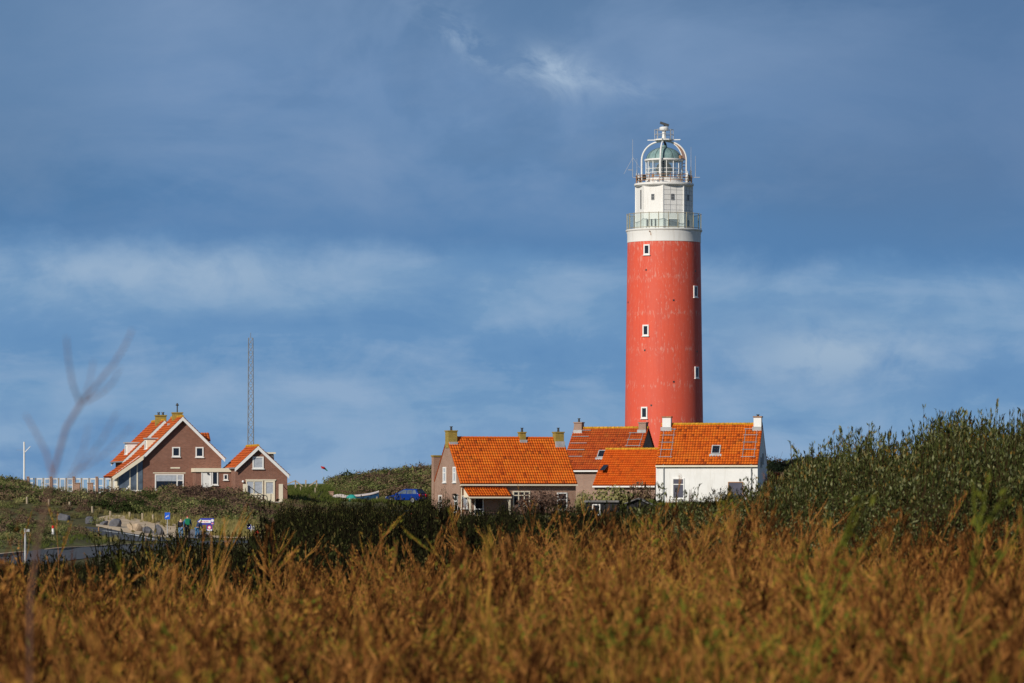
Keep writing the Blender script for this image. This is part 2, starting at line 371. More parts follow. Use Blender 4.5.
# ------------------------------------------------------------------ mesh helpers
class MB:
    def __init__(s): s.v = []; s.f = []; s.t = []
    def add(s, verts, faces, tint=0.5):
        b = len(s.v); s.v += [tuple(p) for p in verts]
        for q in faces: s.f.append(tuple(b + i for i in q)); s.t.append(tint)
        return s
    def hexa(s, p, tint=0.5):
        return s.add(p, [(0, 3, 2, 1), (4, 5, 6, 7), (0, 1, 5, 4), (1, 2, 6, 5), (2, 3, 7, 6), (3, 0, 4, 7)], tint)
    def box(s, x0, x1, y0, y1, z0, z1, tint=0.5):
        return s.hexa([(x0, y0, z0), (x1, y0, z0), (x1, y1, z0), (x0, y1, z0), (x0, y0, z1), (x1, y0, z1), (x1, y1, z1), (x0, y1, z1)], tint)
    def cyl(s, p0, p1, r0, r1=None, n=8, tint=0.5, caps=True):
        r1 = r0 if r1 is None else r1
        p0 = Vector(p0); p1 = Vector(p1); d = (p1 - p0)
        if d.length < 1e-6: return s
        d.normalize(); a = d.orthogonal().normalized(); b = d.cross(a)
        vs = []
        for p, r in ((p0, r0), (p1, r1)):
            for i in range(n):
                t = 2 * pi * i / n
                vs.append(p + a * (cos(t) * r) + b * (sin(t) * r))
        fs = [(i, (i + 1) % n, n + (i + 1) % n, n + i) for i in range(n)]
        if caps: fs += [tuple(range(n - 1, -1, -1)), tuple(range(n, 2 * n))]
        return s.add(vs, fs, tint)
    def tube(s, pts, r, n=6, tint=0.5):
        for a, b in zip(pts[:-1], pts[1:]): s.cyl(a, b, r, r, n, tint)
        return s
    def bar(s, p0, p1, w, h, tint=0.5):
        """rectangular bar, w sideways, h upwards"""
        p0 = Vector(p0); p1 = Vector(p1); d = (p1 - p0).normalized()
        up = Vector((0, 0, 1)) if abs(d.z) < 0.95 else Vector((0, 1, 0))
        a = d.cross(up).normalized() * (w / 2); b = a.cross(d).normalized() * (h / 2)
        return s.hexa([p0 - a - b, p0 + a - b, p1 + a - b, p1 - a - b, p0 - a + b, p0 + a + b, p1 + a + b, p1 - a + b], tint)
    def lathe(s, prof, n=64, a0=0.0, tint=0.5, caps=True):
        vs = []
        for r, z in prof:
            for i in range(n):
                t = a0 + 2 * pi * i / n
                vs.append((r * sin(t), -r * cos(t), z))
        fs = []
        for k in range(len(prof) - 1):
            for i in range(n):
                j = (i + 1) % n
                fs.append((k * n + i, k * n + j, (k + 1) * n + j, (k + 1) * n + i))
        if caps:
            fs.append(tuple(range(n - 1, -1, -1))); fs.append(tuple((len(prof) - 1) * n + i for i in range(n)))
        return s.add(vs, fs, tint)
    def prism_x(s, poly, x0, x1, tint=0.5):
        n = len(poly)
        vs = [(x0, y, z) for y, z in poly] + [(x1, y, z) for y, z in poly]
        fs = [tuple(range(n - 1, -1, -1)), tuple(range(n, 2 * n))] + [(i, (i + 1) % n, n + (i + 1) % n, n + i) for i in range(n)]
        return s.add(vs, fs, tint)
    def prism_y(s, poly, y0, y1, tint=0.5):
        n = len(poly)
        vs = [(x, y0, z) for x, z in poly] + [(x, y1, z) for x, z in poly]
        fs = [tuple(range(n)), tuple(range(2 * n - 1, n - 1, -1))] + [(n + i, n + (i + 1) % n, (i + 1) % n, i) for i in range(n)]
        return s.add(vs, fs, tint)
    def build(s, name, mat, parent=None, loc=(0, 0, 0), rz=0.0, smooth=False, bevel=0.0):
        me = bpy.data.meshes.new(name)
        me.from_pydata(s.v, [], s.f); me.update()
        import bmesh
        bm = bmesh.new(); bm.from_mesh(me); bmesh.ops.recalc_face_normals(bm, faces=bm.faces); bm.to_mesh(me); bm.free()
        at_ = me.attributes.new('tint', 'FLOAT', 'FACE'); at_.data.foreach_set('value', s.t)
        me.materials.append(M[mat] if isinstance(mat, str) else mat)
        if smooth: me.shade_smooth()
        o = bpy.data.objects.new(name, me); COL.objects.link(o)
        o.location = loc; o.rotation_euler = (0, 0, rz)
        if parent: o.parent = parent
        if smooth:
            try: me.set_sharp_from_angle(angle=R(40))
            except Exception: pass
        if bevel:
            b = o.modifiers.new('bevel', 'BEVEL'); b.width = bevel; b.segments = 2; b.limit_method = 'ANGLE'
        return o

def tag(o, label=None, cat=None, group=None, kind=None):
    if label: o['label'] = label
    if cat: o['category'] = cat
    if group: o['group'] = group
    if kind: o['kind'] = kind
    return o
def thing(name, label, cat, loc=(0, 0, 0), rz=0.0, group=None):
    o = bpy.data.objects.new(name, None); COL.objects.link(o)
    o.location = loc; o.rotation_euler = (0, 0, rz)
    return tag(o, label, cat, group)

def fast_mesh(name, verts, quads, tint, mat):
    me = bpy.data.meshes.new(name)
    nv, nf = len(verts), len(quads)
    me.vertices.add(nv); me.vertices.foreach_set('co', np.ascontiguousarray(verts, np.float32).ravel())
    me.loops.add(nf * 4); me.loops.foreach_set('vertex_index', np.ascontiguousarray(quads, np.int32).ravel())
    me.polygons.add(nf); me.polygons.foreach_set('loop_start', np.arange(0, nf * 4, 4, dtype=np.int32))
    me.update(calc_edges=True)
    a = me.attributes.new('tint', 'FLOAT', 'FACE'); a.data.foreach_set('value', np.ascontiguousarray(tint, np.float32))
    me.materials.append(M[mat] if isinstance(mat, str) else mat)
    o = bpy.data.objects.new(name, me); COL.objects.link(o)
    return o

# ------------------------------------------------------------------ terrain
ROWS = [
 (0,   [(512, -1.5)]),
 (5,   [(512, -1.25)]),
 (50,  [(0, -1.95), (300, -1.8), (500, -1.45), (750, -1.2), (1024, -1.0)]),
 (80,  [(0, -2.3), (300, -2.3), (500, -2.1), (750, -1.3), (1024, -0.9)]),
 (120, [(0, -2.9), (300, -2.8), (500, -2.6), (750, -2.1), (1024, -1.7)]),
 (200, [(0, -3.65), (250, -3.5), (500, -3.2), (750, -2.6), (1024, -2.4)]),
 (240, [(-150, -3.2), (0, -3.7), (250, -3.6), (500, -3.1), (750, -2.4), (1024, -2.2)]),
 (262, [(-150, -1.9), (0, -2.7), (30, -3.05), (60, -3.62), (110, -3.62), (250, -3.6), (500, -3.1), (750, -2.2), (1024, -2)]),
 (285, [(-150, -1.2), (0, -2.2), (55, -2.6), (78, -2.9), (94, -3.56), (250, -3.55), (330, -3.4), (500, -3.0), (750, -2.0), (1024, -1.8)]),
 (302, [(-150, -1.2), (0, -1.9), (55, -2.3), (84, -2.75), (100, -3.40), (250, -3.45), (330, -3.2), (500, -2.8), (750, -1.8), (1024, -1.6)]),
 (316, [(-150, -1.5), (0, -2.4), (60, -2.7), (105, -2.95), (150, -3.25), (250, -3.3), (330, -3.0), (500, -2.7), (750, -1.6), (1024, -1.4)]),
 (330, [(-150, -0.8), (0, -1.7), (60, -2.0), (105, -2.3), (150, -2.55), (250, -2.9), (330, -2.7), (392, -2.9), (500, -2.6), (750, -1.4), (1024, -1.2)]),
 (350, [(-150, 0.3), (0, -0.1), (60, -0.4), (110, -0.9), (150, -1.2), (215, -1.2), (250, -1.9), (290, -2.0), (330, -2.1), (392, -2.75), (450, -2.4), (600, -1.8), (650, -1.2), (770, -1.0), (1024, -0.8)]),
 (366, [(-150, 1.2), (0, 0.95), (22, 0.75), (34, 0.30), (60, 0.15), (110, -0.15), (150, -0.25), (215, -0.2), (245, -0.8), (290, -1.0), (330, -1.5), (450, -2.2), (600, -1.9), (640, -1.1), (770, -0.9), (1024, -0.6)]),
 (380, [(-150, 1.0), (0, 0.8), (22, 0.7), (34, 0.35), (60, 0.2), (108, 0.0), (225, 0.05), (250, -0.55), (290, -0.6), (330, -1.3), (400, -1.7), (450, -2.15), (600, -2.1), (645, -1.0), (770, -0.86), (1024, -0.5)]),
 (400, [(-150, 0.8), (0, 0.6), (108, 0.1), (225, 0.0), (250, -0.3), (288, 0.1), (300, 0.55), (322, 0.45), (333, -0.6), (385, -0.75), (430, -1.6), (455, -2.1), (600, -1.7), (650, -1.0), (770, -0.8), (1024, -0.4)]),
 (415, [(0, 0.5), (225, 0.0), (270, 0.2), (300, 0.75), (325, 0.7), (336, 0.1), (385, -0.75), (430, -0.9), (600, -1.2), (770, -0.8), (1024, 0.0)]),
 (440, [(0, 0.4), (225, 0.1), (290, 0.8), (325, 0.9), (345, 0.9), (390, 0.9), (430, 1.5), (560, 0.4), (640, -0.9), (700, -0.9), (745, 0.6), (800, 1.6), (1024, 1.6)]),
 (465, [(0, 0.3), (225, 0.2), (290, 0.6), (320, 0.7), (345, 1.35), (375, 1.85), (400, 2.25), (430, 2.6), (540, 1.6), (640, 0.4), (700, 0.4), (745, 2.6), (770, 3.2), (800, 3.4), (900, 3.0), (1024, 2.6)]),
 (520, [(0, -1.0), (300, -0.6), (430, 0.8), (640, -1), (800, 1.5), (1024, 1.0)]),
 (700, [(512, -4.5)]),
 (3000, [(512, -4.5)]),
 (20000, [(512, -4.5)]),
]
RY = np.array([r[0] for r in ROWS], float)
def H(X, Y):
    X = np.asarray(X, float); Y = np.asarray(Y, float)
    Yc = np.maximum(Y, 0.0)
    px = 512 + F * X / np.maximum(Y, 12.0)
    k = np.clip(np.searchsorted(RY, Yc, side='right') - 1, 0, len(RY) - 2)
    t = (Yc - RY[k]) / (RY[k + 1] - RY[k]); t = np.clip(t, 0, 1)
    t = t * t * (3 - 2 * t) * 0.5 + t * 0.5
    out = np.zeros_like(px)
    for i in range(len(RY) - 1):
        m = k == i
        if not m.any(): continue
        a, b = ROWS[i][1], ROWS[i + 1][1]
        za = np.interp(px[m], [p for p, _ in a], [q for _, q in a])
        zb = np.interp(px[m], [p for p, _ in b], [q for _, q in b])
        out[m] = za * (1 - t[m]) + zb * t[m]
    bump = np.sin(X * 0.9 + 1.3 * np.sin(Y * 0.21)) * np.sin(Y * 0.47 + 0.8 * np.sin(X * 0.33)) * 0.07
    # the roadway stays even
    flat = ((px > -40) & (px < 270) & (Y > 205) & (Y < 322)) | (Y < 60)
    return out + np.where(flat, bump * 0.1, bump)
def h1(X, Y): return float(H(np.array([X]), np.array([Y]))[0])

def build_ground():
    xs = np.concatenate([[-9000, -4000, -1500, -600, -300, -200], np.arange(-150, -60, 3.0), np.arange(-60, 70, 1.0), np.arange(70, 160, 3.0), [200, 300, 600, 1500, 4000, 9000]])
    ys = np.concatenate([[-9000, -3000, -800, -200, -60, -20], np.arange(-8, 60, 1.5), np.arange(60, 200, 2.5), np.arange(200, 480, 1.25), np.arange(480, 720, 8), [800, 1000, 1500, 3000, 6000, 12000, 18000]])
    XX, YY = np.meshgrid(xs, ys)
    ZZ = H(XX.ravel(), YY.ravel())
    v = np.stack([XX.ravel(), YY.ravel(), ZZ], 1)
    nx, ny = len(xs), len(ys)
    i, j = np.meshgrid(np.arange(nx - 1), np.arange(ny - 1))
    a = (j * nx + i).ravel()
    q = np.stack([a, a + 1, a + nx + 1, a + nx], 1)
    o = fast_mesh('ground', v, q, np.full(len(q), 0.5), 'ground')
    o.data.shade_smooth()
    tag(o, kind='structure')
build_ground()

def drape(name, left, right, mat, off, kind='structure'):
    """ribbon between two polylines, following the terrain"""
    n = len(left); vs = []; qs = []; K = 7
    for (a, b) in zip(left, right):
        for k in range(K):
            x = a[0] + (b[0] - a[0]) * k / (K - 1); y = a[1] + (b[1] - a[1]) * k / (K - 1)
            vs.append((x, y, h1(x, y) + off))
    for i in range(n - 1):
        for k in range(K - 1):
            a = i * K + k; qs.append((a, a + 1, a + K + 1, a + K))
    o = fast_mesh(name, np.array(vs), np.array(qs), np.full(len(qs), 0.5), mat)
    o.data.shade_smooth()
    return tag(o, kind=kind)
def smooth_path(pts, n=60):
    P_ = [Vector(p) for p in pts]; P_ = [P_[0] * 2 - P_[1]] + P_ + [P_[-1] * 2 - P_[-2]]
    out = []
    segs = len(P_) - 3; m = max(2, n // segs)
    for i in range(segs):
        p0, p1, p2, p3 = P_[i:i + 4]
        for k in range(m):
            t = k / m
            out.append(0.5 * ((2 * p1) + (p2 - p0) * t + (2 * p0 - 5 * p1 + 4 * p2 - p3) * t * t + (3 * p1 - p0 - 3 * p2 + p3) * t ** 3))
    out.append(P_[-2]); return out
def offset_path(path, d):
    res = []
    for i, p in enumerate(path):
        a = path[max(0, i - 1)]; b = path[min(len(path) - 1, i + 1)]
        t = (b - a).normalized(); res.append(p + Vector((-t.y, t.x)) * d)
    return res
def pxy(px, Y): return ((px - 512) / F * Y, Y)

main_path = smooth_path([(-26.5, 120), (-27.2, 170), (-27.5, 210), (-27.2, 237), (-26.0, 262), (-24.4, 280), (-21.8, 293), (-18, 299.5), (-12, 300), (-2, 294)], 120)
drape('road', offset_path(main_path, 3.0), offset_path(main_path, -3.0), 'asphalt', 0.035)
br_path = smooth_path([pxy(172, 297), pxy(150, 304), pxy(138, 309), pxy(122, 314.5), pxy(100, 318), pxy(60, 320), pxy(0, 322)], 60)
drape('side_road', offset_path(br_path, 2.6), offset_path(br_path, -2.6), 'asphalt', 0.043)
ln = smooth_path([pxy(156.5, 301), pxy(151, 304.5), pxy(144, 309), pxy(130, 314), pxy(104, 317.5)], 50)
drape('edge_line', offset_path(ln, 0.22), offset_path(ln, -0.22), 'roadline', 0.075)
kb = offset_path(main_path, 3.3)
kb = [p for p in kb if p.y < 289 and p.x < -24]
def kerb():
    mb = MB()
    a = offset_path(kb, 0.2); b = offset_path(kb, -0.2)
    hh = [h1(*q) for q in kb]; hs = [sum(hh[max(0, i - 8):i + 9]) / len(hh[max(0, i - 8):i + 9]) for i in range(len(hh))]
    for i in range(len(kb) - 1):
        p = [(q.x, q.y, hs[j]) for q, j in ((b[i], i), (b[i + 1], i + 1), (a[i + 1], i + 1), (a[i], i))]
        mb.hexa([(x, y, z - 0.1) for x, y, z in p] + [(x, y, z + 0.10) for x, y, z in p])
    tag(mb.build('kerb', 'tanrock'), kind='structure')
kerb()
# sandy verge beyond the road
sl = [pxy(x, y) for x, y in ((96, 323), (120, 319), (150, 313), (170, 308.5), (200, 308.5), (240, 308.5), (280, 307))]
sr = [pxy(x, y) for x, y in ((96, 334), (118, 339), (150, 336), (174, 335), (205, 326), (235, 319), (280, 314))]
drape('sand_verge', smooth_path(sl, 48), smooth_path(sr, 48), 'sand', 0.06)

# ------------------------------------------------------------------ building helpers
def tile_slope(mb, P0, U, Vv, colw=0.26, rowh=0.34, amp=0.045, step=0.06, lo=0.0, hi=1.0):
    P0 = Vector(P0); U = Vector(U); Vv = Vector(Vv)
    n = U.cross(Vv).normalized()
    if n.z < 0: n = -n
    nc = max(2, round(U.length / colw)); nr = max(2, round(Vv.length / rowh)); S = 4
    prof = [0.0, 0.85, 1.0, 0.35]
    r_ = random.Random(int(U.length * 1000) + int(Vv.length * 77))
    patch = [[r_.random() for _ in range(nc // 4 + 3)] for _ in range(nr // 3 + 3)]
    for r in range(nr):
        v0, v1 = r / nr, (r + 1.0) / nr
        for c in range(nc):
            t = min(hi, max(lo, 0.36 + 0.36 * r_.random() + 0.2 * (patch[r // 3][c // 4] - 0.35)))
            if r_.random() < 0.05: t *= 0.35
            vs = []
            for k in range(S + 1):
                s_ = (c + k / S) / nc; h = prof[k % S] * amp
                vs.append(P0 + U * s_ + Vv * v0 + n * (h + step))
            for k in range(S + 1):
                s_ = (c + k / S) / nc; h = prof[k % S] * amp
                vs.append(P0 + U * s_ + Vv * v1 + n * (h + 0.002))
            for k in range(S + 1):
                s_ = (c + k / S) / nc
                vs.append(P0 + U * s_ + Vv * v0 - n * 0.004)
            m = S + 1
            for k in range(S):      # groove shade put into the tint: trough of each tile darkened
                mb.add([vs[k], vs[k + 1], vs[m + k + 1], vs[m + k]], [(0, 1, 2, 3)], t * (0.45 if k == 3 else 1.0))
            mb.add([vs[m - 1 - 0], vs[0], vs[2 * m], vs[3 * m - 1]], [(0, 1, 2, 3)], 0.0)  # lower tile edge coloured dark, standing in for the shadow gap
    # the boarding below
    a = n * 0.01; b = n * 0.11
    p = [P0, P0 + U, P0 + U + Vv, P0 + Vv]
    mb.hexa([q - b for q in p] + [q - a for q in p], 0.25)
    return n

def window(root, loc, rz, w, h, nx=1, nz=1, frame='white', pane='blackglass', fw=0.08, name='window', sill=True, zsplit=None):
    """a window standing on the wall plane; outward is local -y"""
    mb = MB()
    mb.box(-w / 2, -w / 2 + fw, -0.07, 0.05, 0, h); mb.box(w / 2 - fw, w / 2, -0.07, 0.05, 0, h)
    mb.box(-w / 2 + fw, w / 2 - fw, -0.07, 0.05, 0, fw); mb.box(-w / 2 + fw, w / 2 - fw, -0.07, 0.05, h - fw, h)
    for i in range(1, nx):
        x = -w / 2 + w * i / nx; mb.box(x - fw * 0.4, x + fw * 0.4, -0.062, 0.04, fw, h - fw)
    for i in range(1, nz):
        z = h * (zsplit if zsplit else i / nz); mb.box(-w / 2 + fw, w / 2 - fw, -0.055, 0.04, z - fw * 0.4, z + fw * 0.4)
    if sill: mb.box(-w / 2 - 0.06, w / 2 + 0.06, -0.13, 0.05, -0.08, -0.003)
    o = mb.build(name, frame, root, loc, rz)
    p = MB().box(-w / 2 + fw * 0.5, w / 2 - fw * 0.5, -0.028, 0.03, fw * 0.5, h - fw * 0.5)
    p.build('pane', pane, o)
    return o

def chimney(root, x, y, z0, z1, w, d, mat, cap='lead', pots=1, flash=True, parent=None, potmat='darkgrey', poth=0.35):
    mb = MB(); mb.box(-w / 2, w / 2, -d / 2, d / 2, 0, z1 - z0 - 0.12)
    c = mb.build('chimney', mat, parent or root, (x, y, z0))
    k = MB().box(-w / 2 - 0.06, w / 2 + 0.06, -d / 2 - 0.06, d / 2 + 0.06, z1 - z0 - 0.12, z1 - z0)
    k.build('cap', mat if mat != 'limewash' else 'rust', c)
    for i in range(pots):
        q = MB(); px_ = (i - (pots - 1) / 2) * 0.42
        q.cyl((px_, 0, z1 - z0), (px_, 0, z1 - z0 + poth), 0.12, 0.10, 10)
        q.cyl((px_, 0, z1 - z0 + poth), (px_, 0, z1 - z0 + poth + 0.06), 0.17, 0.15, 10)
        q.build('chimney_pot', potmat, c)
    return c

class Slope:
    """coordinates on a roof slope: s along the eave, t from eave to ridge"""
    def __init__(s, P0, U, V):
        s.P, s.U, s.V = Vector(P0), Vector(U), Vector(V); s.n = s.U.cross(s.V).normalized()
        if s.n.z < 0: s.n = -s.n
    def pt(s, a, b, off=0.0):
        return s.P + s.U * (a / s.U.length) + s.V * (b / s.V.length) + s.n * off

def roof_ladder(root, sl, a0, a1, ts, mat='grey', rails=True):
    mb = MB()
    for t in ts: mb.bar(sl.pt(a0, t, 0.15), sl.pt(a1, t, 0.15), 0.05, 0.05)
    if rails:
        for a in (a0 + 0.15, a1 - 0.15): mb.bar(sl.pt(a, min(ts) - 0.1, 0.105), sl.pt(a, max(ts) + 0.1, 0.105), 0.04, 0.03)
    return mb.build('roof_ladder', mat, root)

def skylight(root, sl, a0, a1, t0, t1, name='skylight', proud=0.14):
    o1 = MB()
    fw = 0.09
    def q(a, b, c, d, z0, z1):
        o1.hexa([sl.pt(a, c, z0), sl.pt(b, c, z0), sl.pt(b, d, z0), sl.pt(a, d, z0), sl.pt(a, c, z1), sl.pt(b, c, z1), sl.pt(b, d, z1), sl.pt(a, d, z1)])
    q(a0, a0 + fw, t0, t1, 0, proud); q(a1 - fw, a1, t0, t1, 0, proud)
    q(a0 + fw, a1 - fw, t0, t0 + fw, 0, proud); q(a0 + fw, a1 - fw, t1 - fw, t1, 0, proud)
    q(a0 - 0.15, a1 + 0.15, t0 - 0.3, t0 - 0.005, 0.05, 0.075)
    f = o1.build(name, 'lead', root)
    o1 = MB(); mb = o1
    a, b, c, d = a0 + fw * 0.5, a1 - fw * 0.5, t0 + fw * 0.5, t1 - fw * 0.5
    o1.hexa([sl.pt(a, c, 0.02), sl.pt(b, c, 0.02), sl.pt(b, d, 0.02), sl.pt(a, d, 0.02), sl.pt(a, c, 0.1), sl.pt(b, c, 0.1), sl.pt(b, d, 0.1), sl.pt(a, d, 0.1)])
    o1.build('pane', 'blackglass', f)
    return f

def long_house(root, L, D, wh, rh, brickm, tilem, over=0.3, verge=0.12, ridge='lichentile', barge=None, gutter='white'):
    """ridge along local x; returns the front slope"""
    MB().prism_x([(0, -1.0), (D, -1.0), (D, wh), (D / 2, wh + rh), (0, wh)], 0, L).build('wall', brickm, root)
    sl = rh / (D / 2)
    e = 0.10
    U = Vector((L + 2 * verge, 0, 0))
    Pf = Vector((-verge, -over, wh - over * sl + e)); Vf = Vector((0, D / 2 + over, rh + over * sl))
    Pb = Vector((-verge, D + over, wh - over * sl + e)); Vb = Vector((0, -(D / 2 + over), rh + over * sl))
    mb = MB()
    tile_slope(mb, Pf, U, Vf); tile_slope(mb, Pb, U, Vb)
    r = mb.build('roof', tilem, root)
    k = MB()
    n = int((L + 2 * verge) / 0.4)
    for i in range(n):
        x0 = -verge + (L + 2 * verge) * i / n; x1 = -verge + (L + 2 * verge) * (i + 1) / n
        k.cyl((x0, D / 2, wh + rh + e + 0.02), (x1 - 0.015, D / 2, wh + rh + e + 0.035), 0.13, 0.145, 8)
    k.build('ridge_tile', ridge, r)
    if gutter:
        g = MB().box(-verge, L + verge, -over - 0.13, -over - 0.003, wh - over * sl - 0.12, wh - over * sl + 0.03)
        g.box(-verge + 0.02, L + verge - 0.02, -over, -0.004, wh - over * sl - 0.13, wh - over * sl - 0.06)
        g.build('gutter', gutter, root)
    return Slope(Pf, U, Vf), r

# ------------------------------------------------------------------ lighthouse
def build_lighthouse():
    Y = 440.0; s = Y / F
    c = at(664, Y); z0 = -1.2
    root = thing('lighthouse', 'tall round lighthouse with weathered red tower, white top and green copper lantern dome', 'lighthouse', (c.x, Y, z0))
    def Z(y): return zz(y, Y - 3.0 * min(1.0, max(0.0, (y - 150.0) / 75.0))) - z0
    FA = -math.atan2(c.x, Y)          # direction towards the viewer side
    r_at = lambda y: (36.6 + (y - 245) * (39.3 - 36.6) / (440 - 245)) * s
    prof = [(r_at(y), Z(y)) for y in (510, 480, 440, 400, 360, 320, 280, 240.5)]
    MB().lathe(prof, 96).build('tower', 'towerred', root, smooth=True)
    rb = r_at(240.5)
    MB().lathe([(rb + 0.03, Z(241.2)), (rb + 0.03, Z(233)), (rb + 0.10, Z(230.6)), (rb + 0.10, Z(230.4))], 96).build('white_band', 'chalk', root, smooth=True)
    rd = 38.0 * s
    MB().lathe([(rb + 0.12, Z(230.38)), (rd, Z(230.0)), (rd + 0.03, Z(229.6)), (rd + 0.03, Z(228.5)), (rd, Z(228.3))], 96).build('balcony_deck', 'chalk', root, smooth=True)
    # tower windows
    for x, yt, yb, w in ((647, 244.6, 255, 0.76), (646, 325, 336, 0.76), (644.6, 407, 418.5, 0.80), (695.2, 285.5, 297, 0.74), (696.4, 366.5, 378, 0.76),
                         ):
        rr = r_at((yt + yb) / 2); ph = math.asin(max(-.97, min(.97, (x - 664) * s / rr))) + FA
        window(root, (sin(ph) * (rr + 0.012), -cos(ph) * (rr + 0.012), Z(yb)), ph, w, (yb - yt) * s, frame='white', pane='blackglass', fw=0.15)
    # small vent holes
    for x, y in ((646.3, 270.1), (673.5, 300.6), (645, 350.4), (673.6, 382), (628.3, 301.5), (695.2, 270.8), (696.8, 351.2), (651.4, 405.5)):
        rr = r_at(y); ph = math.asin(max(-.985, min(.985, (x - 664) * s / rr))) + FA
        MB().box(-0.09, 0.09, -0.03, 0.05, -0.09, 0.09).build('vent', 'darkgrey', root, (sin(ph) * rr, -cos(ph) * rr, Z(y)), ph)
    # watch room: octagon
    ro = 28.4 * s; a0 = R(-2) + FA
    MB().lathe([(ro, Z(228.4)), (ro, Z(185.5))], 8, a0).build('watch_room', 'chalk', root)
    tr = MB()
    for k in range(8):
        t = a0 + k * pi / 4
        tr.bar((sin(t) * (ro + .01), -cos(t) * (ro + .01), Z(228)), (sin(t) * (ro + .01), -cos(t) * (ro + .01), Z(186)), 0.10, 0.10)
    tr.build('corner_trim', 'white', root)
    ap = ro * cos(pi / 8)
    def face(k, u):               # middle of facet k with sideways offset u (metres)
        t = a0 + (k + 0.5) * pi / 4
        return Vector((sin(t) * ap + cos(t) * u, -cos(t) * ap + sin(t) * u, 0)), t
    seams = MB()
    for k in (0, 1):
        for y in (190.5, 195, 200, 205, 210):
            p, t = face(k, 0)
            d = Vector((cos(t), sin(t), 0)) * (ro * sin(pi / 8) - 0.06); o = Vector((sin(t), -cos(t), 0)) * 0.006
            seams.bar(p - d + o + Vector((0, 0, Z(y))), p + d + o + Vector((0, 0, Z(y))), 0.03, 0.03)
        for u in (-0.35, 0.35):
            p, t = face(k, u); o = Vector((sin(t), -cos(t), 0)) * 0.009
            seams.bar(p + o + Vector((0, 0, Z(214))), p + o + Vector((0, 0, Z(187))), 0.03, 0.03)
    seams.build('panel_seam', 'lead', root)
    for k, u in ((-1, -0.02), (0, -0.1), (1, 0.0), (2, 0), (3, 0), (4, 0), (5, 0)):
        p, t = face(k, u); window(root, (p.x, p.y, Z(200.2)), t, 0.36, 0.66, 2, 2, 'grey', 'blackglass', 0.05, sill=False)
    p, t = face(-2, 0.55)
    MB().box(-0.10, 0.10, -0.05, 0.03, 0, 2.1).build('slit_window', 'darkgrey', root, (p.x, p.y, Z(208.5)), t)
    for k, us, w in ((-1, (-0.62, -0.15, 0.32), 0.3), (0, (0.0,), 1.25), (1, (0.0,), 0.7), (3, (0.0,), 1.0)):
        for u in us:
            p, t = face(k, u); window(root, (p.x, p.y, Z(226.3)), t, w, 0.85, 1, 1, 'white', 'blueglass' if w > 1 else 'blackglass', 0.05, name='low_window', sill=False)
    # balcony railing with glass
    rl = MB(); n = 24; rr = 37.2 * s; zt, zb = Z(213.2), Z(228.2)
    ring = [(sin(2 * pi * k / 72) * rr, -cos(2 * pi * k / 72) * rr) for k in range(73)]
    for z in (zt, zb + 0.12): rl.tube([(x, y, z) for x, y in ring], 0.035, 6)
    for k in range(n):
        t = 2 * pi * (k + 0.3) / n; rl.bar((sin(t) * rr, -cos(t) * rr, zb), (sin(t) * rr, -cos(t) * rr, zt + 0.08), 0.08, 0.08)
    rl.build('balcony_railing', 'railing', root)
    gp = MB(); g2 = rr - 0.05
    for k in range(72):
        a, b = 2 * pi * k / 72, 2 * pi * (k + 1) / 72
        gp.add([(sin(a) * g2, -cos(a) * g2, zb + 0.2), (sin(b) * g2, -cos(b) * g2, zb + 0.2), (sin(b) * g2, -cos(b) * g2, zt - 0.08), (sin(a) * g2, -cos(a) * g2, zt - 0.08)], [(0, 1, 2, 3)])
    gp.build('balcony_glass', 'panel', root)
    # upper deck
    ru = 29.8 * s
    MB().lathe([(ro - .02, Z(186.2)), (ru - 0.12, Z(185.6)), (ru, Z(184.9)), (ru, Z(183.2)), (ru - 0.06, Z(182.9))], 64).build('gallery_deck', 'chalk', root, smooth=True)
    gr = MB(); rg = 28.2 * s
    for z in (Z(175.5), Z(178), Z(180.6)): gr.tube([(sin(2 * pi * k / 48) * rg, -cos(2 * pi * k / 48) * rg, z) for k in range(49)], 0.032, 5)
    for k in range(16):
        t = 2 * pi * (k + 0.5) / 16; gr.cyl((sin(t) * rg, -cos(t) * rg, Z(183)), (sin(t) * rg, -cos(t) * rg, Z(175)), 0.035, n=6)
    gr.build('gallery_railing', 'rust', root)
    for t in (-2.0, -1.45, -0.9, 1.2, 1.55, 2.0):
        q = MB(); q.box(-0.18, 0.18, -0.15, 0.15, 0, 0.55)
        q.build('equipment_box', 'darkgrey', root, (sin(t) * (rg - .25), -cos(t) * (rg - .25), Z(180.5)), t, bevel=0.02)
    for t, hgt, mt in ((-1.7, 1.5, 'lead'), (-1.2, 1.1, 'white'), (-0.45, 1.0, 'rust'), (0.5, 1.05, 'lead'), (1.0, 1.3, 'white'), (1.75, 1.9, 'lead')):
        MB().cyl((0, 0, 0), (0, 0, hgt), 0.045, 0.03, 6).box(-0.11, 0.11, -0.09, 0.09, hgt * 0.55, hgt * 0.8).build('instrument_post', mt, root, (sin(t) * rg * 0.97, -cos(t) * rg * 0.97, Z(183)), t)
    # lantern room
    rl_ = 18.3 * s
    MB().lathe([(rl_ + 0.04, Z(183.3)), (rl_ + 0.04, Z(178.6)), (rl_ + 0.08, Z(178.4)), (rl_ + 0.08, Z(178.0))], 48).build('lantern_base', 'chalk', root, smooth=True)
    MB().lathe([(rl_ - 0.02, Z(178)), (rl_ - 0.02, Z(160))], 48, caps=False).build('lantern_glass', 'lantern', root, smooth=True)
    am = MB()
    for k in range(16):
        t = 2 * pi * (k + 0.35) / 16 + FA; am.bar((sin(t) * rl_, -cos(t) * rl_, Z(178)), (sin(t) * rl_, -cos(t) * rl_, Z(160)), 0.075, 0.075)
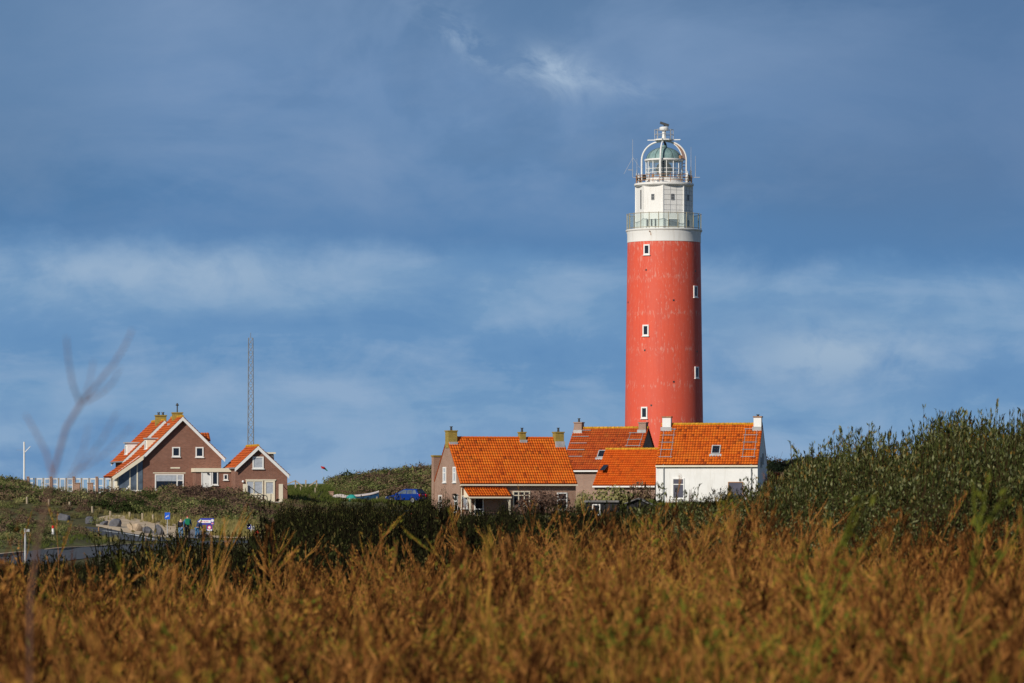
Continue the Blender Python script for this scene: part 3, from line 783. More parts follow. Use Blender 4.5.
    for y in (172.5, 168.8):
        am.tube([(sin(2 * pi * k / 48) * rl_, -cos(2 * pi * k / 48) * rl_, Z(y)) for k in range(49)], 0.035, 5)
    am.build('lantern_astragal', 'white', root)
    ln_ = MB().lathe([(0.25, Z(179)), (0.35, Z(175)), (0.75, Z(173)), (0.95, Z(169)), (0.75, Z(164.5)), (0.3, Z(161)), (0.15, Z(160.5))], 24)
    ln_.build('lamp_lens', 'lens', root, smooth=True)
    MB().lathe([(rl_ + 0.1, Z(161)), (rl_ + 0.14, Z(160.6)), (rl_ + 0.14, Z(159.4)), (rl_ + 0.08, Z(159.2))], 48).build('eave_ring', 'white', root, smooth=True)
    dp = [(17.6 * s * cos(a), Z(159.3) + 12.2 * s * sin(a)) for a in [pi / 2 * i / 12 for i in range(12)]] + [(0.32, Z(147.1)), (0.30, Z(145.6)), (0.1, Z(145))]
    dome = MB().lathe(dp, 48).build('dome', 'copper', root, smooth=True)
    rb_ = MB()
    for k in range(12):
        t = 2 * pi * k / 12 + FA
        rb_.tube([((rr_ + 0.015) * sin(t), -(rr_ + 0.015) * cos(t), z_) for rr_, z_ in dp[:12]], 0.022, 4)
    rb_.build('dome_rib', 'lens', dome)
    MB().lathe([(0.12, 0), (0.2, 0.1), (0.2, 0.35), (0.1, 0.42)], 12).build('dome_vent', 'rust', dome, (sin(R(62)) * rl_, -cos(R(62)) * rl_, Z(159.5)))
    MB().cyl((0.18, 0, Z(145.2)), (-0.05, 0, Z(140.8)), 0.14, 0.07, 10).build('dome_finial', 'darkgrey', dome)
    # cage ribs
    rc = 22.6 * s
    for k in range(4):
        t = FA + R(-9) + k * pi / 2
        pts = [(rc, Z(183)), (rc, Z(160))]
        for i in range(1, 13):
            a = pi / 2 * i / 12
            pts.append((0.35 + (rc - 0.35) * cos(a), Z(160) + (160 - 141.3) * s * sin(a)))
        P3 = [(sin(t) * r_ + (0.0), -cos(t) * r_, z_) for r_, z_ in pts]
        rib = MB()
        if k == 1:                        # the rib that doubles as a ladder
            off = Vector((cos(t), sin(t), 0)) * 0.2
            inn = 0.45
            A = [Vector(p) for p in P3]
            B = [Vector((sin(t) * max(0.1, r_ - inn * max(0.15, (1 if i < 3 else cos(pi / 2 * (i - 2) / 14)))), -cos(t) * max(0.1, r_ - inn), z_)) for i, (r_, z_) in enumerate(pts)]
            rib.tube(A, 0.085, 6); rib.tube(B, 0.06, 6)
            ob = rib.build('cage_rib', 'chalk', root)
            rg_ = MB()
            for j in range(len(A) - 1):
                for q in (0.0, 0.33, 0.66) if j > 0 else [i / 7 for i in range(7)]:
                    rg_.cyl(A[j].lerp(A[j + 1], q), B[j].lerp(B[j + 1], q), 0.035, n=5)
            rg_.build('rung', 'rust', ob)
        else:
            rib.tube(P3, 0.095, 8); rib.build('cage_rib', 'white', root, smooth=True)
    # top platform
    tp = MB()
    for a in (FA + R(-9), FA + R(81)):
        d = Vector((sin(a), -cos(a), 0)); L_ = 18.5 * s
        tp.bar(-d * L_ * 0.9 + Vector((0, 0, Z(139.9))), d * L_ * 0.9 + Vector((0, 0, Z(139.9))), 0.08, 0.09)
    tp.lathe([(1.05, Z(140.6)), (1.05, Z(139.3))], 12)
    tp.build('top_platform', 'white', root)
    MB().cyl((0, 0, Z(139.3)), (0, 0, Z(130.6)), 0.24, 0.2, 14).lathe([(0.24, Z(130.6)), (0.5, Z(130.3)), (0.5, Z(127.6)), (0.36, Z(126.8))], 14).build('radar_pedestal', 'white', root, smooth=True)
    pr = MB()
    for z in (Z(129.8), Z(134.6)): pr.tube([(1.02 * sin(2 * pi * k / 8), -1.02 * cos(2 * pi * k / 8), z) for k in range(9)], 0.03, 5)
    for k in range(8):
        t = 2 * pi * k / 8; pr.cyl((1.02 * sin(t), -1.02 * cos(t), Z(139.4)), (1.02 * sin(t), -1.02 * cos(t), Z(129.5)), 0.035, n=5)
    pr.build('platform_railing', 'lead', root)
    MB().bar((-0.42, 0, Z(122.6)), (0.52, -0.1, Z(125.6)), 0.3, 0.26).cyl((0.05, 0, Z(126.8)), (0.05, 0, Z(124)), 0.1, n=8).build('radar_antenna', 'darkgrey', root)
    # whip antennas
    for x, yt, y0, dy in ((632.8, 139, 176, 0.4), (637, 158, 176, 0.2), (691, 147, 176, 0), (695.5, 155.5, 176, 0.2)):
        X = (x - 664) * s
        MB().cyl((X, dy, Z(y0)), (X, dy, Z(yt)), 0.035, 0.015, 5).bar((X, dy, Z(176.5)), (X * 0.9, dy, Z(176.5)), .05, .05).build('whip_antenna', 'lead', root)
    MB().cyl((-31 * s, 0.4, Z(157)), (-40 * s, 0.4, Z(173)), 0.02, n=4).cyl((-31 * s, .4, Z(157)), (-24 * s, .4, Z(167)), 0.02, n=4).build('stay_wire', 'lead', root)
    MB().bar((-36 * s, 0.4, Z(169)), (-31 * s, .4, Z(169.2)), .06, .06).build('side_aerial', 'lead', root)
    MB().bar((31 * s, .2, Z(176.4)), (36 * s, .2, Z(176.4)), .06, .06).build('side_aerial', 'lead', root)
    MB().cyl((0, 0, 0), (0.18, 0.15, -0.05), 0.06, n=6).cyl((0.18, .15, -.05), (.2, .1, -.45), .06, n=6).build('downspout', 'rust', root, (-16 * s, -rb - 0.2 + 0.4, Z(231.5)))
build_lighthouse()

# ------------------------------------------------------------------ long brown house (A)
def build_brick_cottage():
    Y = 396; c = at(460, Y); z0 = -2.1
    root = thing('brick_cottage', 'long brown brick cottage with orange pantile roof and three yellow lichened chimneys', 'house', (c.x, Y, z0), R(22))
    L, D, wh, rh = 12.45, 7.0, 3.5, 4.2
    sl, roof = long_house(root, L, D, wh, rh, 'brickA', 'tileA', verge=0.05, ridge='tileA', gutter='cream')
    top = wh + rh
    chimney(root, 0.42, D / 2, top - 0.9, top + 0.85, 0.95, 0.9, 'lichenbrick', parent=roof)
    chimney(root, 8.05, D / 2, top - 0.7, top + 0.75, 0.62, 0.6, 'lichenbrick', parent=roof)
    chimney(root, L - 0.55, D / 2 - 0.25, top - 1.0, top + 0.78, 0.92, 0.8, 'lichenbrick', parent=roof)
    for bx in ((0.0, 0.9, D / 2 - 0.62, D / 2 - 0.48, top - 0.7, top - 0.3), (7.66, 8.44, D / 2 - 0.46, D / 2 - 0.33, top - 0.42, top - 0.05), (L - 1.05, L - 0.05, D / 2 - 0.82, D / 2 - 0.68, top - 0.85, top - 0.2)):
        MB().box(*bx).build('flashing', 'lead', roof)
    rc = MB().box(-0.4, 0.4, -0.3, 0.3, -6.2, 0).build('rear_chimney', 'brickA', root, (0.28, D + 0.31, 5.95))
    MB().box(-0.46, 0.46, -0.36, 0.36, 0, 0.16).build('cap', 'lichenbrick', rc)
    # left gable windows
    for y, z, w, h in ((1.45, 3.35, 0.85, 1.55), (4.2, 3.35, 0.85, 1.55), (1.0, 0.35, 0.95, 1.85), (5.4, 0.5, 0.85, 1.6)):
        window(root, (-0.005, y, z), R(-90), w, h, 1, 2, 'white', 'curtain' if z > 2 else 'blackglass', 0.15, zsplit=0.62)
    # front: porch, door, windows
    pr = thing_part = MB()
    x0, x1 = 0.55, 4.75
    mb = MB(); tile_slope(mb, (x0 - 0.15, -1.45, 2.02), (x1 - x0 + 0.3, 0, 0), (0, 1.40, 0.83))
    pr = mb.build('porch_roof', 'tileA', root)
    MB().prism_x([(-1.4, 1.85), (-0.01, 1.85), (-0.01, 2.7), (-1.4, 1.92)], x0 - 0.14, x0 - 0.06).prism_x([(-1.4, 1.85), (-0.01, 1.85), (-0.01, 2.7), (-1.4, 1.92)], x1 + 0.06, x1 + 0.14).box(x0 - 0.15, x1 + 0.15, -1.56, -1.42, 1.78, 1.93).build('porch_fascia', 'cream', pr)
    for x in (x0, x1):
        MB().box(x - 0.07, x + 0.07, -1.42, -1.28, -0.5, 1.78).bar((x, -1.35, 1.1), (x, -0.7, 1.8), 0.09, 0.09).build('porch_post', 'cream', root)
    window(root, (2.0, -0.005, 0.0), 0, 1.0, 2.0, 1, 2, 'white', 'blackglass', 0.12, name='door', sill=False, zsplit=0.35)
    window(root, (0.45, -0.005, 0.75), 0, 0.7, 1.3, 1, 1, 'white', 'curtain', 0.09)
    window(root, (6.55, -0.005, 0.95), 0, 1.85, 1.55, 3, 2, 'cream', 'blackglass', 0.12, zsplit=0.72)
    window(root, (8.75, -0.005, 0.8), 0, 0.65, 0.95, 1, 1, 'white', 'curtain', 0.1)
    window(root, (10.95, -0.005, 0.6), 0, 1.1, 1.75, 1, 2, 'white', 'blackglass', 0.12, zsplit=0.6)
    MB().cyl((0.12, -0.09, 0), (0.12, -0.09, 2.8), 0.05, n=8).build('downpipe', 'cream', root)
build_brick_cottage()

# ------------------------------------------------------------------ red roofed house behind (B)
def build_rear_house():
    Y = 416.2; X = 12.9; a = R(-20); L, D = 8.1, 8.0
    cx, cy = X - L * cos(a), Y - L * sin(a)
    z0 = -1.2
    root = thing('red_roofed_house', 'pinkish brick house with dark red tiled roof and one skylight, below the tower', 'house', (cx, cy, z0), a)
    wh, rh = 4.05, 4.1
    sl, roof = long_house(root, L, D, wh, rh, 'brickB', 'tileB', verge=0.1)
    top = wh + rh
    chimney(root, 0.45, D / 2, top - 0.7, top + 0.75, 0.85, 0.8, 'brickB', parent=roof)
    chimney(root, L - 0.5, D / 2, top - 0.7, top + 0.7, 0.8, 0.8, 'brickB', parent=roof, pots=0)
    for xa, xb in ((0.0, 0.95), (L - 1.0, L - 0.05)): MB().box(xa, xb, D / 2 - 0.56, D / 2 - 0.42, top - 0.48, top - 0.1).build('flashing', 'lead', roof)
    lv = sl.V.length
    roof_ladder(root, sl, 0.2, 2.0, [lv * t for t in (0.93, 0.78, 0.62, 0.46, 0.3)], rails=False)
    roof_ladder(root, sl, L - 1.75, L - 0.05, [lv * t for t in (0.86, 0.7, 0.55)])
    skylight(root, sl, 3.6, 4.6, lv * 0.28, lv * 0.45)
    window(root, (1.0, -0.005, 1.3), 0, 0.6, 1.4, 1, 2, 'white', 'blackglass', 0.09)
    window(root, (5.2, -0.005, 1.2), 0, 1.2, 1.3, 2, 1, 'white', 'blackglass', 0.09)
build_rear_house()

# ------------------------------------------------------------------ low orange roofed outhouse (C)
def build_annex():
    Y = 400; c = at(594.4, Y); z0 = -1.3; a = R(-20)
    root = thing('low_outhouse', 'low outhouse with plain bright orange roof between the brick cottage and white house', 'outhouse', (c.x, Y, z0), a)
    wh, rh = 2.45, 3.35
    sl, roof = long_house(root, 6.4, 7.5, wh, rh, 'brickB', 'tileC', verge=0.08, ridge='lichentile')
    lv = sl.V.length
    # an opened roof hatch with a lead apron
    mb = MB(); P0 = [sl.pt(a_, t_, 0.1) for a_, t_ in ((0.45, lv * .32), (0.95, lv * .32), (0.95, lv * .52), (0.45, lv * .52))]
    up = Vector((0, -0.35, 0.25))
    mb.hexa([P0[0] + up, P0[1] + up, P0[2] + Vector((0, 0, .03)), P0[3] + Vector((0, 0, .03)), P0[0] + up * 1.15, P0[1] + up * 1.15, P0[2] + Vector((0, 0, .08)), P0[3] + Vector((0, 0, .08))])
    mb.build('roof_hatch', 'blackglass', roof)
build_annex()

# ------------------------------------------------------------------ white house
def build_white_house():
    Y = 381; c = at(656, Y); z0 = -0.9; a = R(-11)
    root = thing('white_house', 'white limewashed house with orange pantile roof, white end chimneys and roof ladders', 'house', (c.x, Y, z0), a)
    L, D, wh, rh = 9.75, 7.0, 3.82, 3.75
    sl, roof = long_house(root, L, D, wh, rh, 'limewash', 'tileA', over=0.12, verge=0.02, gutter='cream')
    top = wh + rh
    MB().box(-0.03, L + 0.03, -0.03, D + 0.03, -1.0, 0.16).build('plinth', 'darkgrey', root)
    chimney(root, 0.55, D / 2 - 0.1, top - 0.75, top + 0.88, 0.82, 0.8, 'limewash', parent=roof, pots=0)
    chimney(root, L - 0.42, D / 2 - 0.1, top - 0.75, top + 0.86, 0.74, 0.8, 'limewash', parent=roof, pots=1, poth=0.12)
    for xa, xb in ((0.0, 1.05), (L - 0.9, L - 0.02)): MB().box(xa, xb, D / 2 - 0.68, D / 2 - 0.54, top - 0.62, top - 0.15).build('flashing', 'lead', roof)
    lv = sl.V.length
    ts = [lv * t for t in (0.86, 0.71, 0.53, 0.35, 0.17)]
    roof_ladder(root, sl, 0.2, 1.5, ts); roof_ladder(root, sl, L - 1.65, L - 0.25, ts)
    skylight(root, sl, 5.2, 6.05, lv * 0.25, lv * 0.46)
    window(root, (2.15, -0.005, 0.55), 0, 1.15, 1.95, 1, 2, 'white', 'greyglass', 0.10, zsplit=0.7)
    window(root, (7.65, -0.005, 0.1), 0, 1.45, 2.05, 1, 1, 'rust', 'greyglass', 0.07)
    for y, z, w, h in ((3.6, 3.9, 0.5, 1.0), (2.3, 3.6, 0.5, 0.9), (5.0, 1.0, 0.8, 1.2)):
        window(root, (L + 0.005, y, z), R(90), w, h, 1, 1, 'grey', 'greyglass', 0.08)
    for x in (0.75, 9.15):
        MB().cyl((x, -0.10, -0.5), (x, -0.10, wh - 0.15), 0.045, n=8).cyl((x, -0.10, wh - 0.15), (x, -0.16, wh - 0.02), 0.045, n=8).build('downpipe', 'grey', root)
    MB().box(0.0, L, -0.05, -0.003, wh - 0.32, wh - 0.24).build('eave_moulding', 'cream', root)
    # small lean-to at the right end
    sh = thing('side_shed', 'small white shed with dark red roof against the white house gable', 'shed', root.matrix_basis @ Vector((L + 0.35, 4.6, 0)), a)
    MB().prism_x([(0, -0.6), (3.2, -0.6), (3.2, 1.9), (1.6, 2.95), (0, 1.9)], 0, 0.85).build('wall', 'limewash', sh)
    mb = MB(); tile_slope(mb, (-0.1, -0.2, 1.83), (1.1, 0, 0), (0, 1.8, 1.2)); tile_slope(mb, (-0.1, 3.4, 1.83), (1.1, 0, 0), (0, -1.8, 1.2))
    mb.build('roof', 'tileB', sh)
    window(sh, (0.42, -0.005, 0.6), 0, 0.45, 0.9, 1, 1, 'white', 'greyglass', 0.07)
build_white_house()

# ------------------------------------------------------------------ dark sheds below the outhouse
def build_sheds():
    Y = 372; c = at(586, Y); z0 = -2.3
    r = thing('dark_shed', 'low black timber shed with flat roof and white framed window, overgrown', 'shed', (c.x, Y, z0), R(-4))
    MB().box(0, 3.0, 0, 3, -0.5, 1.62).build('wall', 'darkwood', r)
    MB().box(-0.15, 3.15, -0.2, 3.2, 1.62, 1.8).build('roof', 'felt', r)
    window(r, (0.95, -0.005, 0.4), 0, 0.75, 1.05, 1, 1, 'white', 'blackglass', 0.1)
    c = at(626.5, Y)
    r = thing('felted_shed', 'dark blue black shed with grey felted sloping roof beside the white house', 'shed', (c.x, Y - 1, z0 + 0.3), R(-6))
    MB().prism_y([(0, -0.5), (2.1, -0.5), (2.1, 1.1), (1.05, 1.62), (0, 1.22)], 0, 2.6).build('wall', 'darkwood', r)
    a = MB()
    a.hexa([(-0.2, -0.3, 1.16), (1.05, -0.3, 1.63), (1.05, 2.8, 1.63), (-0.2, 2.8, 1.16), (-0.2, -0.3, 1.25), (1.05, -0.3, 1.74), (1.05, 2.8, 1.74), (-0.2, 2.8, 1.25)])
    a.hexa([(1.05, -0.3, 1.63), (2.5, -0.3, 0.95), (2.5, 2.8, 0.95), (1.05, 2.8, 1.63), (1.05, -0.3, 1.74), (2.5, -0.3, 1.05), (2.5, 2.8, 1.05), (1.05, 2.8, 1.74)])
    a.build('roof', 'felt', r)
    MB().box(0.2, 0.42, -0.06, 0.02, -0.2, 0.75).build('door_post', 'white', r)
    window(r, (1.3, -0.005, 0.2), 0, 0.8, 0.6, 1, 1, 'grey', 'blackglass', 0.06)
build_sheds()

# ------------------------------------------------------------------ left houses
def gable_front_house(root, W, D, wl, wr, apx, apz, brickm, tilem, yo=0.35, so_=0.3, barge='white'):
    """ridge along local y, gable facing the viewer; left eave height wl, right wr, apex at (apx, apz)"""
    MB().prism_y([(0, -1.5), (W, -1.5), (W, wr), (apx, apz), (0, wl)], 0, D).build('wall', brickm, root)
    sL = (apz - wl) / apx; sR = (apz - wr) / (W - apx); e = 0.13
    mb = MB(); U = Vector((0, D + 2 * yo, 0))
    PL = Vector((-so_, -yo, wl - so_ * sL + e)); VL = Vector((apx + so_, 0, apz - wl + so_ * sL))
    PR = Vector((W + so_, -yo, wr - so_ * sR + e)); VR = Vector((-(W - apx + so_), 0, apz - wr + so_ * sR))
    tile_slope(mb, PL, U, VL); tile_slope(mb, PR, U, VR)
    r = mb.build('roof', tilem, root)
    k = MB(); n = int(U.length / 0.4)
    for i in range(n):
        y0 = -yo + U.length * i / n; y1 = -yo + U.length * (i + 1) / n
        k.cyl((apx, y0, apz + e + 0.03), (apx, y1 - 0.015, apz + e + 0.045), 0.13, 0.145, 8)
    k.build('ridge_tile', 'lichentile', r)
    def board(P0, V, y):
        q = Vector(P0); q.y = y; D_ = Vector((0, 0, -0.36)); E_ = Vector((0, 0, -0.01)); T_ = Vector((0, 0.05, 0))
        MB().hexa([q + D_, q + V + D_, q + V + D_ + T_, q + D_ + T_, q + E_, q + V + E_, q + V + E_ + T_, q + E_ + T_]).build('barge_board', barge, root)
    for y in (-yo - 0.055, D + yo + 0.005): board(PL, VL, y); board(PR, VR, y)
    for P_, sgn in ((PL, -1), (PR, 1)):
        x = P_.x + sgn * 0.07
        MB().cyl((x, -yo - 0.05, P_.z - 0.02), (x, D + yo, P_.z - 0.02), 0.07, n=8).build('gutter', 'grey', root)
    return Slope(PL, U, VL), Slope(PR, U, VR), r

def corner_place(pl, pr, Y, a):
    """left corner point and width of a facade between two sight lines"""
    tl, tr = (pl - 512) / F, (pr - 512) / F
    X = tl * Y; W = (tr * Y - X) / (cos(a) - tr * sin(a))
    return X, W

def build_left_houses():
    a = R(13); Y = 379
    X, W = corner_place(143, 221.3, Y, a)
    z0 = 0.05
    root = thing('gabled_house', 'red brown brick house with white barge boards, glazed side porch and flat extension', 'house', (X, Y, z0), a)
    wl = zz(456.5, 380) - z0; apz = zz(416.8, 381) - z0 - 0.15
    D = 6.9
    sl, sr, roof = gable_front_house(root, W, D, wl, wl, W / 2, apz, 'brickL', 'tileL')
    window(root, (176 / 1 and (W * (176 - 143) / 78.3), -0.005, zz(456.6, Y) - z0), 0, 0.76, 0.92, 1, 1, 'white', 'blackglass', 0.11)
    window(root, (W * (199.4 - 143) / 78.3, -0.005, zz(457, Y) - z0), 0, 0.76, 0.96, 1, 1, 'white', 'blackglass', 0.11)
    # picture window: low blind, fixed light and a narrow casement
    w = window(root, (W * (169.2 - 143) / 78.3, -0.005, zz(490, Y) - z0), 0, 2.75, 1.5, 1, 1, 'white', 'blackglass', 0.11, name='picture_window')
    MB().box(-1.30, 0.66, -0.04, -0.029, 0.84, 1.40).build('blind', 'curtain', w)
    MB().box(0.68, 0.80, -0.068, 0.03, 0.11, 1.39).box(0.80, 1.27, -0.06, 0.03, 0.86, 0.95).build('mullion', 'white', w)
    MB().box(0.80, 1.27, -0.04, -0.029, 0.95, 1.38).build('blind', 'curtain', w)
    MB().box(0, 0.9, -0.05, 0.02, 0, 0.13).build('name_plate', 'cream', root, (W * 0.35, 0, zz(468.5, Y) - z0), 0)
    MB().box(0, 3.1, -0.03, 0.02, 0, 0.09).build('lintel', 'cream', root, (W * (169.2 - 143) / 78.3 - 1.55, 0, zz(473.4, Y) - z0), 0)
    ch = chimney(root, W / 2, 3.3, apz - 0.5, apz + 0.62, 0.9, 0.95, 'lichenbrick', parent=roof, pots=0)
    MB().cyl((0, 0, 1.1), (0, 0, 1.75), 0.06, n=8).lathe([(0.14, 1.75), (0.16, 1.8), (0.05, 2.0)], 8).build('cowl', 'darkgrey', ch)
    MB().box(-0.9, -0.5, -0.4, 0.4, -0.3, 0.06).build('flashing', 'lead', ch)
    # left dormer: cream box looking out over the left slope
    lv = sl.V.length
    p = sl.pt(1.9, lv * 0.20)
    dm = MB().box(p.x - 0.0, p.x + 1.6, p.y - 0.7, p.y + 0.9, p.z - 0.2, p.z + 1.05).build('dormer', 'cream', root)
    MB().box(p.x - 0.14, p.x + 1.85, p.y - 0.82, p.y + 1.02, p.z + 1.05, p.z + 1.16).build('dormer_roof', 'lead', dm)
    window(dm, (p.x - 0.005, p.y + 0.1, p.z + 0.1), R(-90), 1.2, 0.8, 2, 1, 'white', 'blackglass', 0.07)
    # right dormer with an orange tiled roof
    p = sr.pt(4.2, lv * 0.26)
    dr = MB().box(p.x - 2.0, p.x - 0.05, p.y - 0.9, p.y + 0.9, p.z - 0.2, p.z + 0.75).build('dormer', 'brickL', root)
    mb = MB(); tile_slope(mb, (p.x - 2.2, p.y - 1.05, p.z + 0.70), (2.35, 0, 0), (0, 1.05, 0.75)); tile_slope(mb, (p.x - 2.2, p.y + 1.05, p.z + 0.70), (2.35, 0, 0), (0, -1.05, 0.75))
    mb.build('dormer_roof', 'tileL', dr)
    window(dr, (p.x - 0.045, p.y, p.z), R(90), 1.2, 0.65, 2, 1, 'white', 'blackglass', 0.07)
    window(dr, (p.x - 0.6, p.y - 0.905, p.z + 0.1), 0, 0.5, 0.5, 1, 1, 'rust', 'blackglass', 0.06)
    # lean-to glazed porch on the left
    zl = 1.55; lo = 2.45; zt = wl + 0.02
    def zr(x): return zt + x * (zt - zl) / 3.0      # x negative
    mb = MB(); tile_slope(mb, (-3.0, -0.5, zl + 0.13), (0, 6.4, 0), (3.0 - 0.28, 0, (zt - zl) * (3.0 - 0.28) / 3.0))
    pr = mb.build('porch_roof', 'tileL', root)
    b = MB(); q0 = Vector((-3.02, -0.56, zl + 0.1)); q1 = Vector((-0.02, -0.56, zt + 0.1))
    b.hexa([q0 + Vector((0, 0, -.42)), q1 + Vector((0, 0, -.42)), q1 + Vector((0, .05, -.42)), q0 + Vector((0, .05, -.42)), q0, q1, q1 + Vector((0, .05, 0)), q0 + Vector((0, .05, 0))])
    q = MB()
    b.build('barge_board', 'cream', pr)
    MB().bar((-2.75, -0.1, zl + 0.36), (-0.35, -0.1, zr(-0.35) + 0.28), 0.10, 0.05).build('roof_strip', 'white', pr)
    fr = MB()
    for x in (-lo + 0.06, -1.25, -0.55):
        fr.box(x - 0.06, x + 0.06, -0.06, 0.06, -0.5, zr(x) - 0.06)
    fr.box(-lo, -0.04, -0.05, 0.05, -0.5, 0.12)
    g = fr.build('porch_frame', 'cream', root)
    MB().prism_y([(-lo + 0.02, -0.4), (-0.04, -0.4), (-0.04, zr(-0.04) - 0.1), (-lo + 0.02, zr(-lo) - 0.1)], -0.02, 0.02).build('porch_glass', 'blueglass', root)
    MB().box(-1.2, -0.1, -0.045, -0.025, 0.3, 0.42).bar((-2.0, -0.04, 0.1), (-1.2, -0.04, 0.9), 0.02, 0.14).build('porch_rail', 'white', g)
    MB().box(-lo - 0.06, -lo + 0.02, 0.07, 5.6, -0.5, zr(-lo) - 0.08).build('porch_side_wall', 'cream', root)
    window(root, (-lo - 0.065, 1.6, 0.25), R(-90), 1.2, 1.1, 2, 1, 'white', 'blackglass', 0.09)
    # flat-roofed extension on the right
    x0 = W * (192.3 - 143) / 78.3; x1 = x0 + 3.6; zt = zz(472, Y) - z0
    MB().box(x0, x1, -2.2, -0.004, -1.5, zt).build('extension_wall', 'brickL', root)
    MB().box(x0 - 0.12, x1 + 0.12, -2.35, -0.01, zt, zt + 0.36).build('extension_roof', 'cream', root)
    window(root, (x0 + 1.0, -2.205, zz(489, Y) - z0), 0, 0.95, 1.75, 1, 1, 'white', 'white', 0.1, name='door', sill=False)
    window(root, (x0 + 1.82, -2.205, zz(485, Y) - z0), 0, 0.6, 1.3, 1, 1, 'white', 'blackglass', 0.1)
    window(root, (x0 + 2.85, -2.205, zz(480, Y) - z0), 0, 0.42, 0.55, 1, 1, 'white', 'blackglass', 0.09)
    MB().lathe([(0.03, 0), (0.09, 0.04), (0.1, 0.14), (0.03, 0.2)], 10).build('wall_lamp', 'darkgrey', root, (x0 + 1.15, -2.3, zt - 0.25))

    # attached house behind
    Mx = Vector((cos(a), sin(a), 0)); My = Vector((-sin(a), cos(a), 0))
    o = Vector((X, Y, z0)) + Mx * (3.39 - 3.75) + My * 9.45
    W2 = 7.4
    r2 = thing('rear_gabled_house', 'second red roofed gabled house standing close behind the gabled brick house', 'house', o, a)
    apz2 = zz(420.3, 388.7) - z0 - 0.15; wl2 = zz(459, 388.7) - z0
    s2, _, roof2 = gable_front_house(r2, W2, 8.0, wl2, wl2, W2 / 2, apz2, 'brickL', 'tileL', so_=0.4)
    chimney(r2, W2 / 2 - 0.1, 1.6, apz2 - 0.6, apz2 + 0.7, 1.0, 0.9, 'lichenbrick', parent=roof2, pots=2, poth=0.22)
    lv = s2.V.length
    p = s2.pt(2.3, lv * 0.16)
    dm = MB().box(p.x, p.x + 1.7, p.y - 0.9, p.y + 0.9, p.z - 0.25, p.z + 1.15).build('dormer', 'white', r2)
    MB().box(p.x - 0.16, p.x + 1.9, p.y - 1.02, p.y + 1.02, p.z + 1.15, p.z + 1.27).build('dormer_roof', 'lead', dm)
    window(dm, (p.x - 0.005, p.y, p.z + 0.1), R(-90), 1.3, 0.85, 2, 1, 'white', 'blackglass', 0.07)
    window(r2, (-0.005, 3, 0.9), R(-90), 1.2, 1.2, 2, 1, 'white', 'blackglass', 0.08)
    MB().cyl((-0.12, -0.1, 0), (-0.12, -0.1, wl2 - 0.2), 0.05, n=8).build('downpipe', 'white', r2)

    # small gabled house with steps
    Y = 376; X, W = corner_place(235.5, 287.3, Y, a); z0 = zz(502, Y)
    r = thing('small_gabled_house', 'small brick gabled house with curtained glass doors, cream steps and a dark dormer', 'house', (X, Y, z0), a)
    apx = W * (257.8 - 235.5) / 51.8
    wl, wr, ap = zz(468.2, Y) - z0, zz(475, Y) - z0, zz(446, Y) - z0
    sl, sr, rf = gable_front_house(r, W, 6.2, wl, wr, apx, ap - 0.12, 'brickL', 'tileL', yo=0.3, so_=0.12)
    f = lambda x: W * (x - 235.5) / 51.8
    window(r, (f(258), -0.005, zz(468.6, Y) - z0), 0, 1.06, 1.13, 1, 1, 'white', 'curtain', 0.12)
    for x, w in ((250, 0.78), (258.3, 0.92)):
        window(r, (f(x), -0.005, 0.72), 0, w, 1.3, 1, 1, 'cream', 'curtain', 0.09)
        MB().box(-w / 2, w / 2, -0.06, 0.03, 0, 0.63).build('panel', 'cream', r, (f(x), 0, 0))
    d = window(r, (f(269.5), -0.005, 0.0), 0, 1.0, 2.02, 1, 2, 'cream', 'curtain', 0.16, name='glass_door', sill=False, zsplit=0.36)
    MB().box(-0.34, 0.34, -0.05, -0.029, 0.16, 0.66).build('door_panel', 'cream', d)
    MB().box(f(246) - 0.05, f(276), -0.09, 0.03, 2.03, 2.13).build('lintel', 'cream', r)
    MB().lathe([(0.02, -0.12), (0.09, -0.08), (0.12, 0), (0.09, 0.08), (0.02, 0.12)], 12).build('wall_lamp', 'white', r, (f(242.8), -0.14, zz(481.5, Y) - z0), smooth=True)
    MB().box(f(277.2), f(281.2), -0.95, -0.85, 0.0, zz(484, Y) - z0).build('screen_panel', 'cream', r)
    MB().box(f(244), f(281.5), -1.25, -0.004, -1.6, -0.02).build('terrace', 'concrete', r)
    MB().box(f(242.5), f(247), -0.3, -0.2, 0.9, zz(484, Y) - z0).build('side_panel', 'cream', r)
    h = MB()
    h.tube([(f(247), -1.1, 1.5), (f(256), -1.1, 0.85), (f(265), -1.1, 0.55), (f(266), -1.1, 0.0)], 0.035, 6)
    for x, z in ((247, 1.5), (256, 0.85), (261, 0.68), (269, 0.75)): h.cyl((f(x), -1.1, -0.02), (f(x), -1.1, z), 0.03, n=6)
    h.tube([(f(282), -0.5, 1.6), (f(287), 0.1, 1.1), (f(290), 0.6, 0.5)], 0.03, 6)
    for x, z, y in ((282, 1.6, -.5), (287, 1.1, .1)): h.cyl((f(x), y, -1.5), (f(x), y, z), 0.03, n=6)
    h.build('handrail', 'darkgrey', r)
    lv = sr.V.length
    p = sr.pt(2.6, lv * 0.40)
    dm = MB().box(p.x - 1.4, p.x, p.y - 0.8, p.y + 0.9, p.z - 0.2, p.z + 0.9).build('dormer', 'felt', r)
    MB().box(p.x - 1.5, p.x + 0.18, p.y - 0.95, p.y + 1.05, p.z + 0.9, p.z + 1.06).build('dormer_roof', 'cream', dm)
    window(dm, (p.x + 0.005, p.y, p.z + 0.1), R(90), 1.1, 0.7, 2, 1, 'cream', 'blackglass', 0.08)
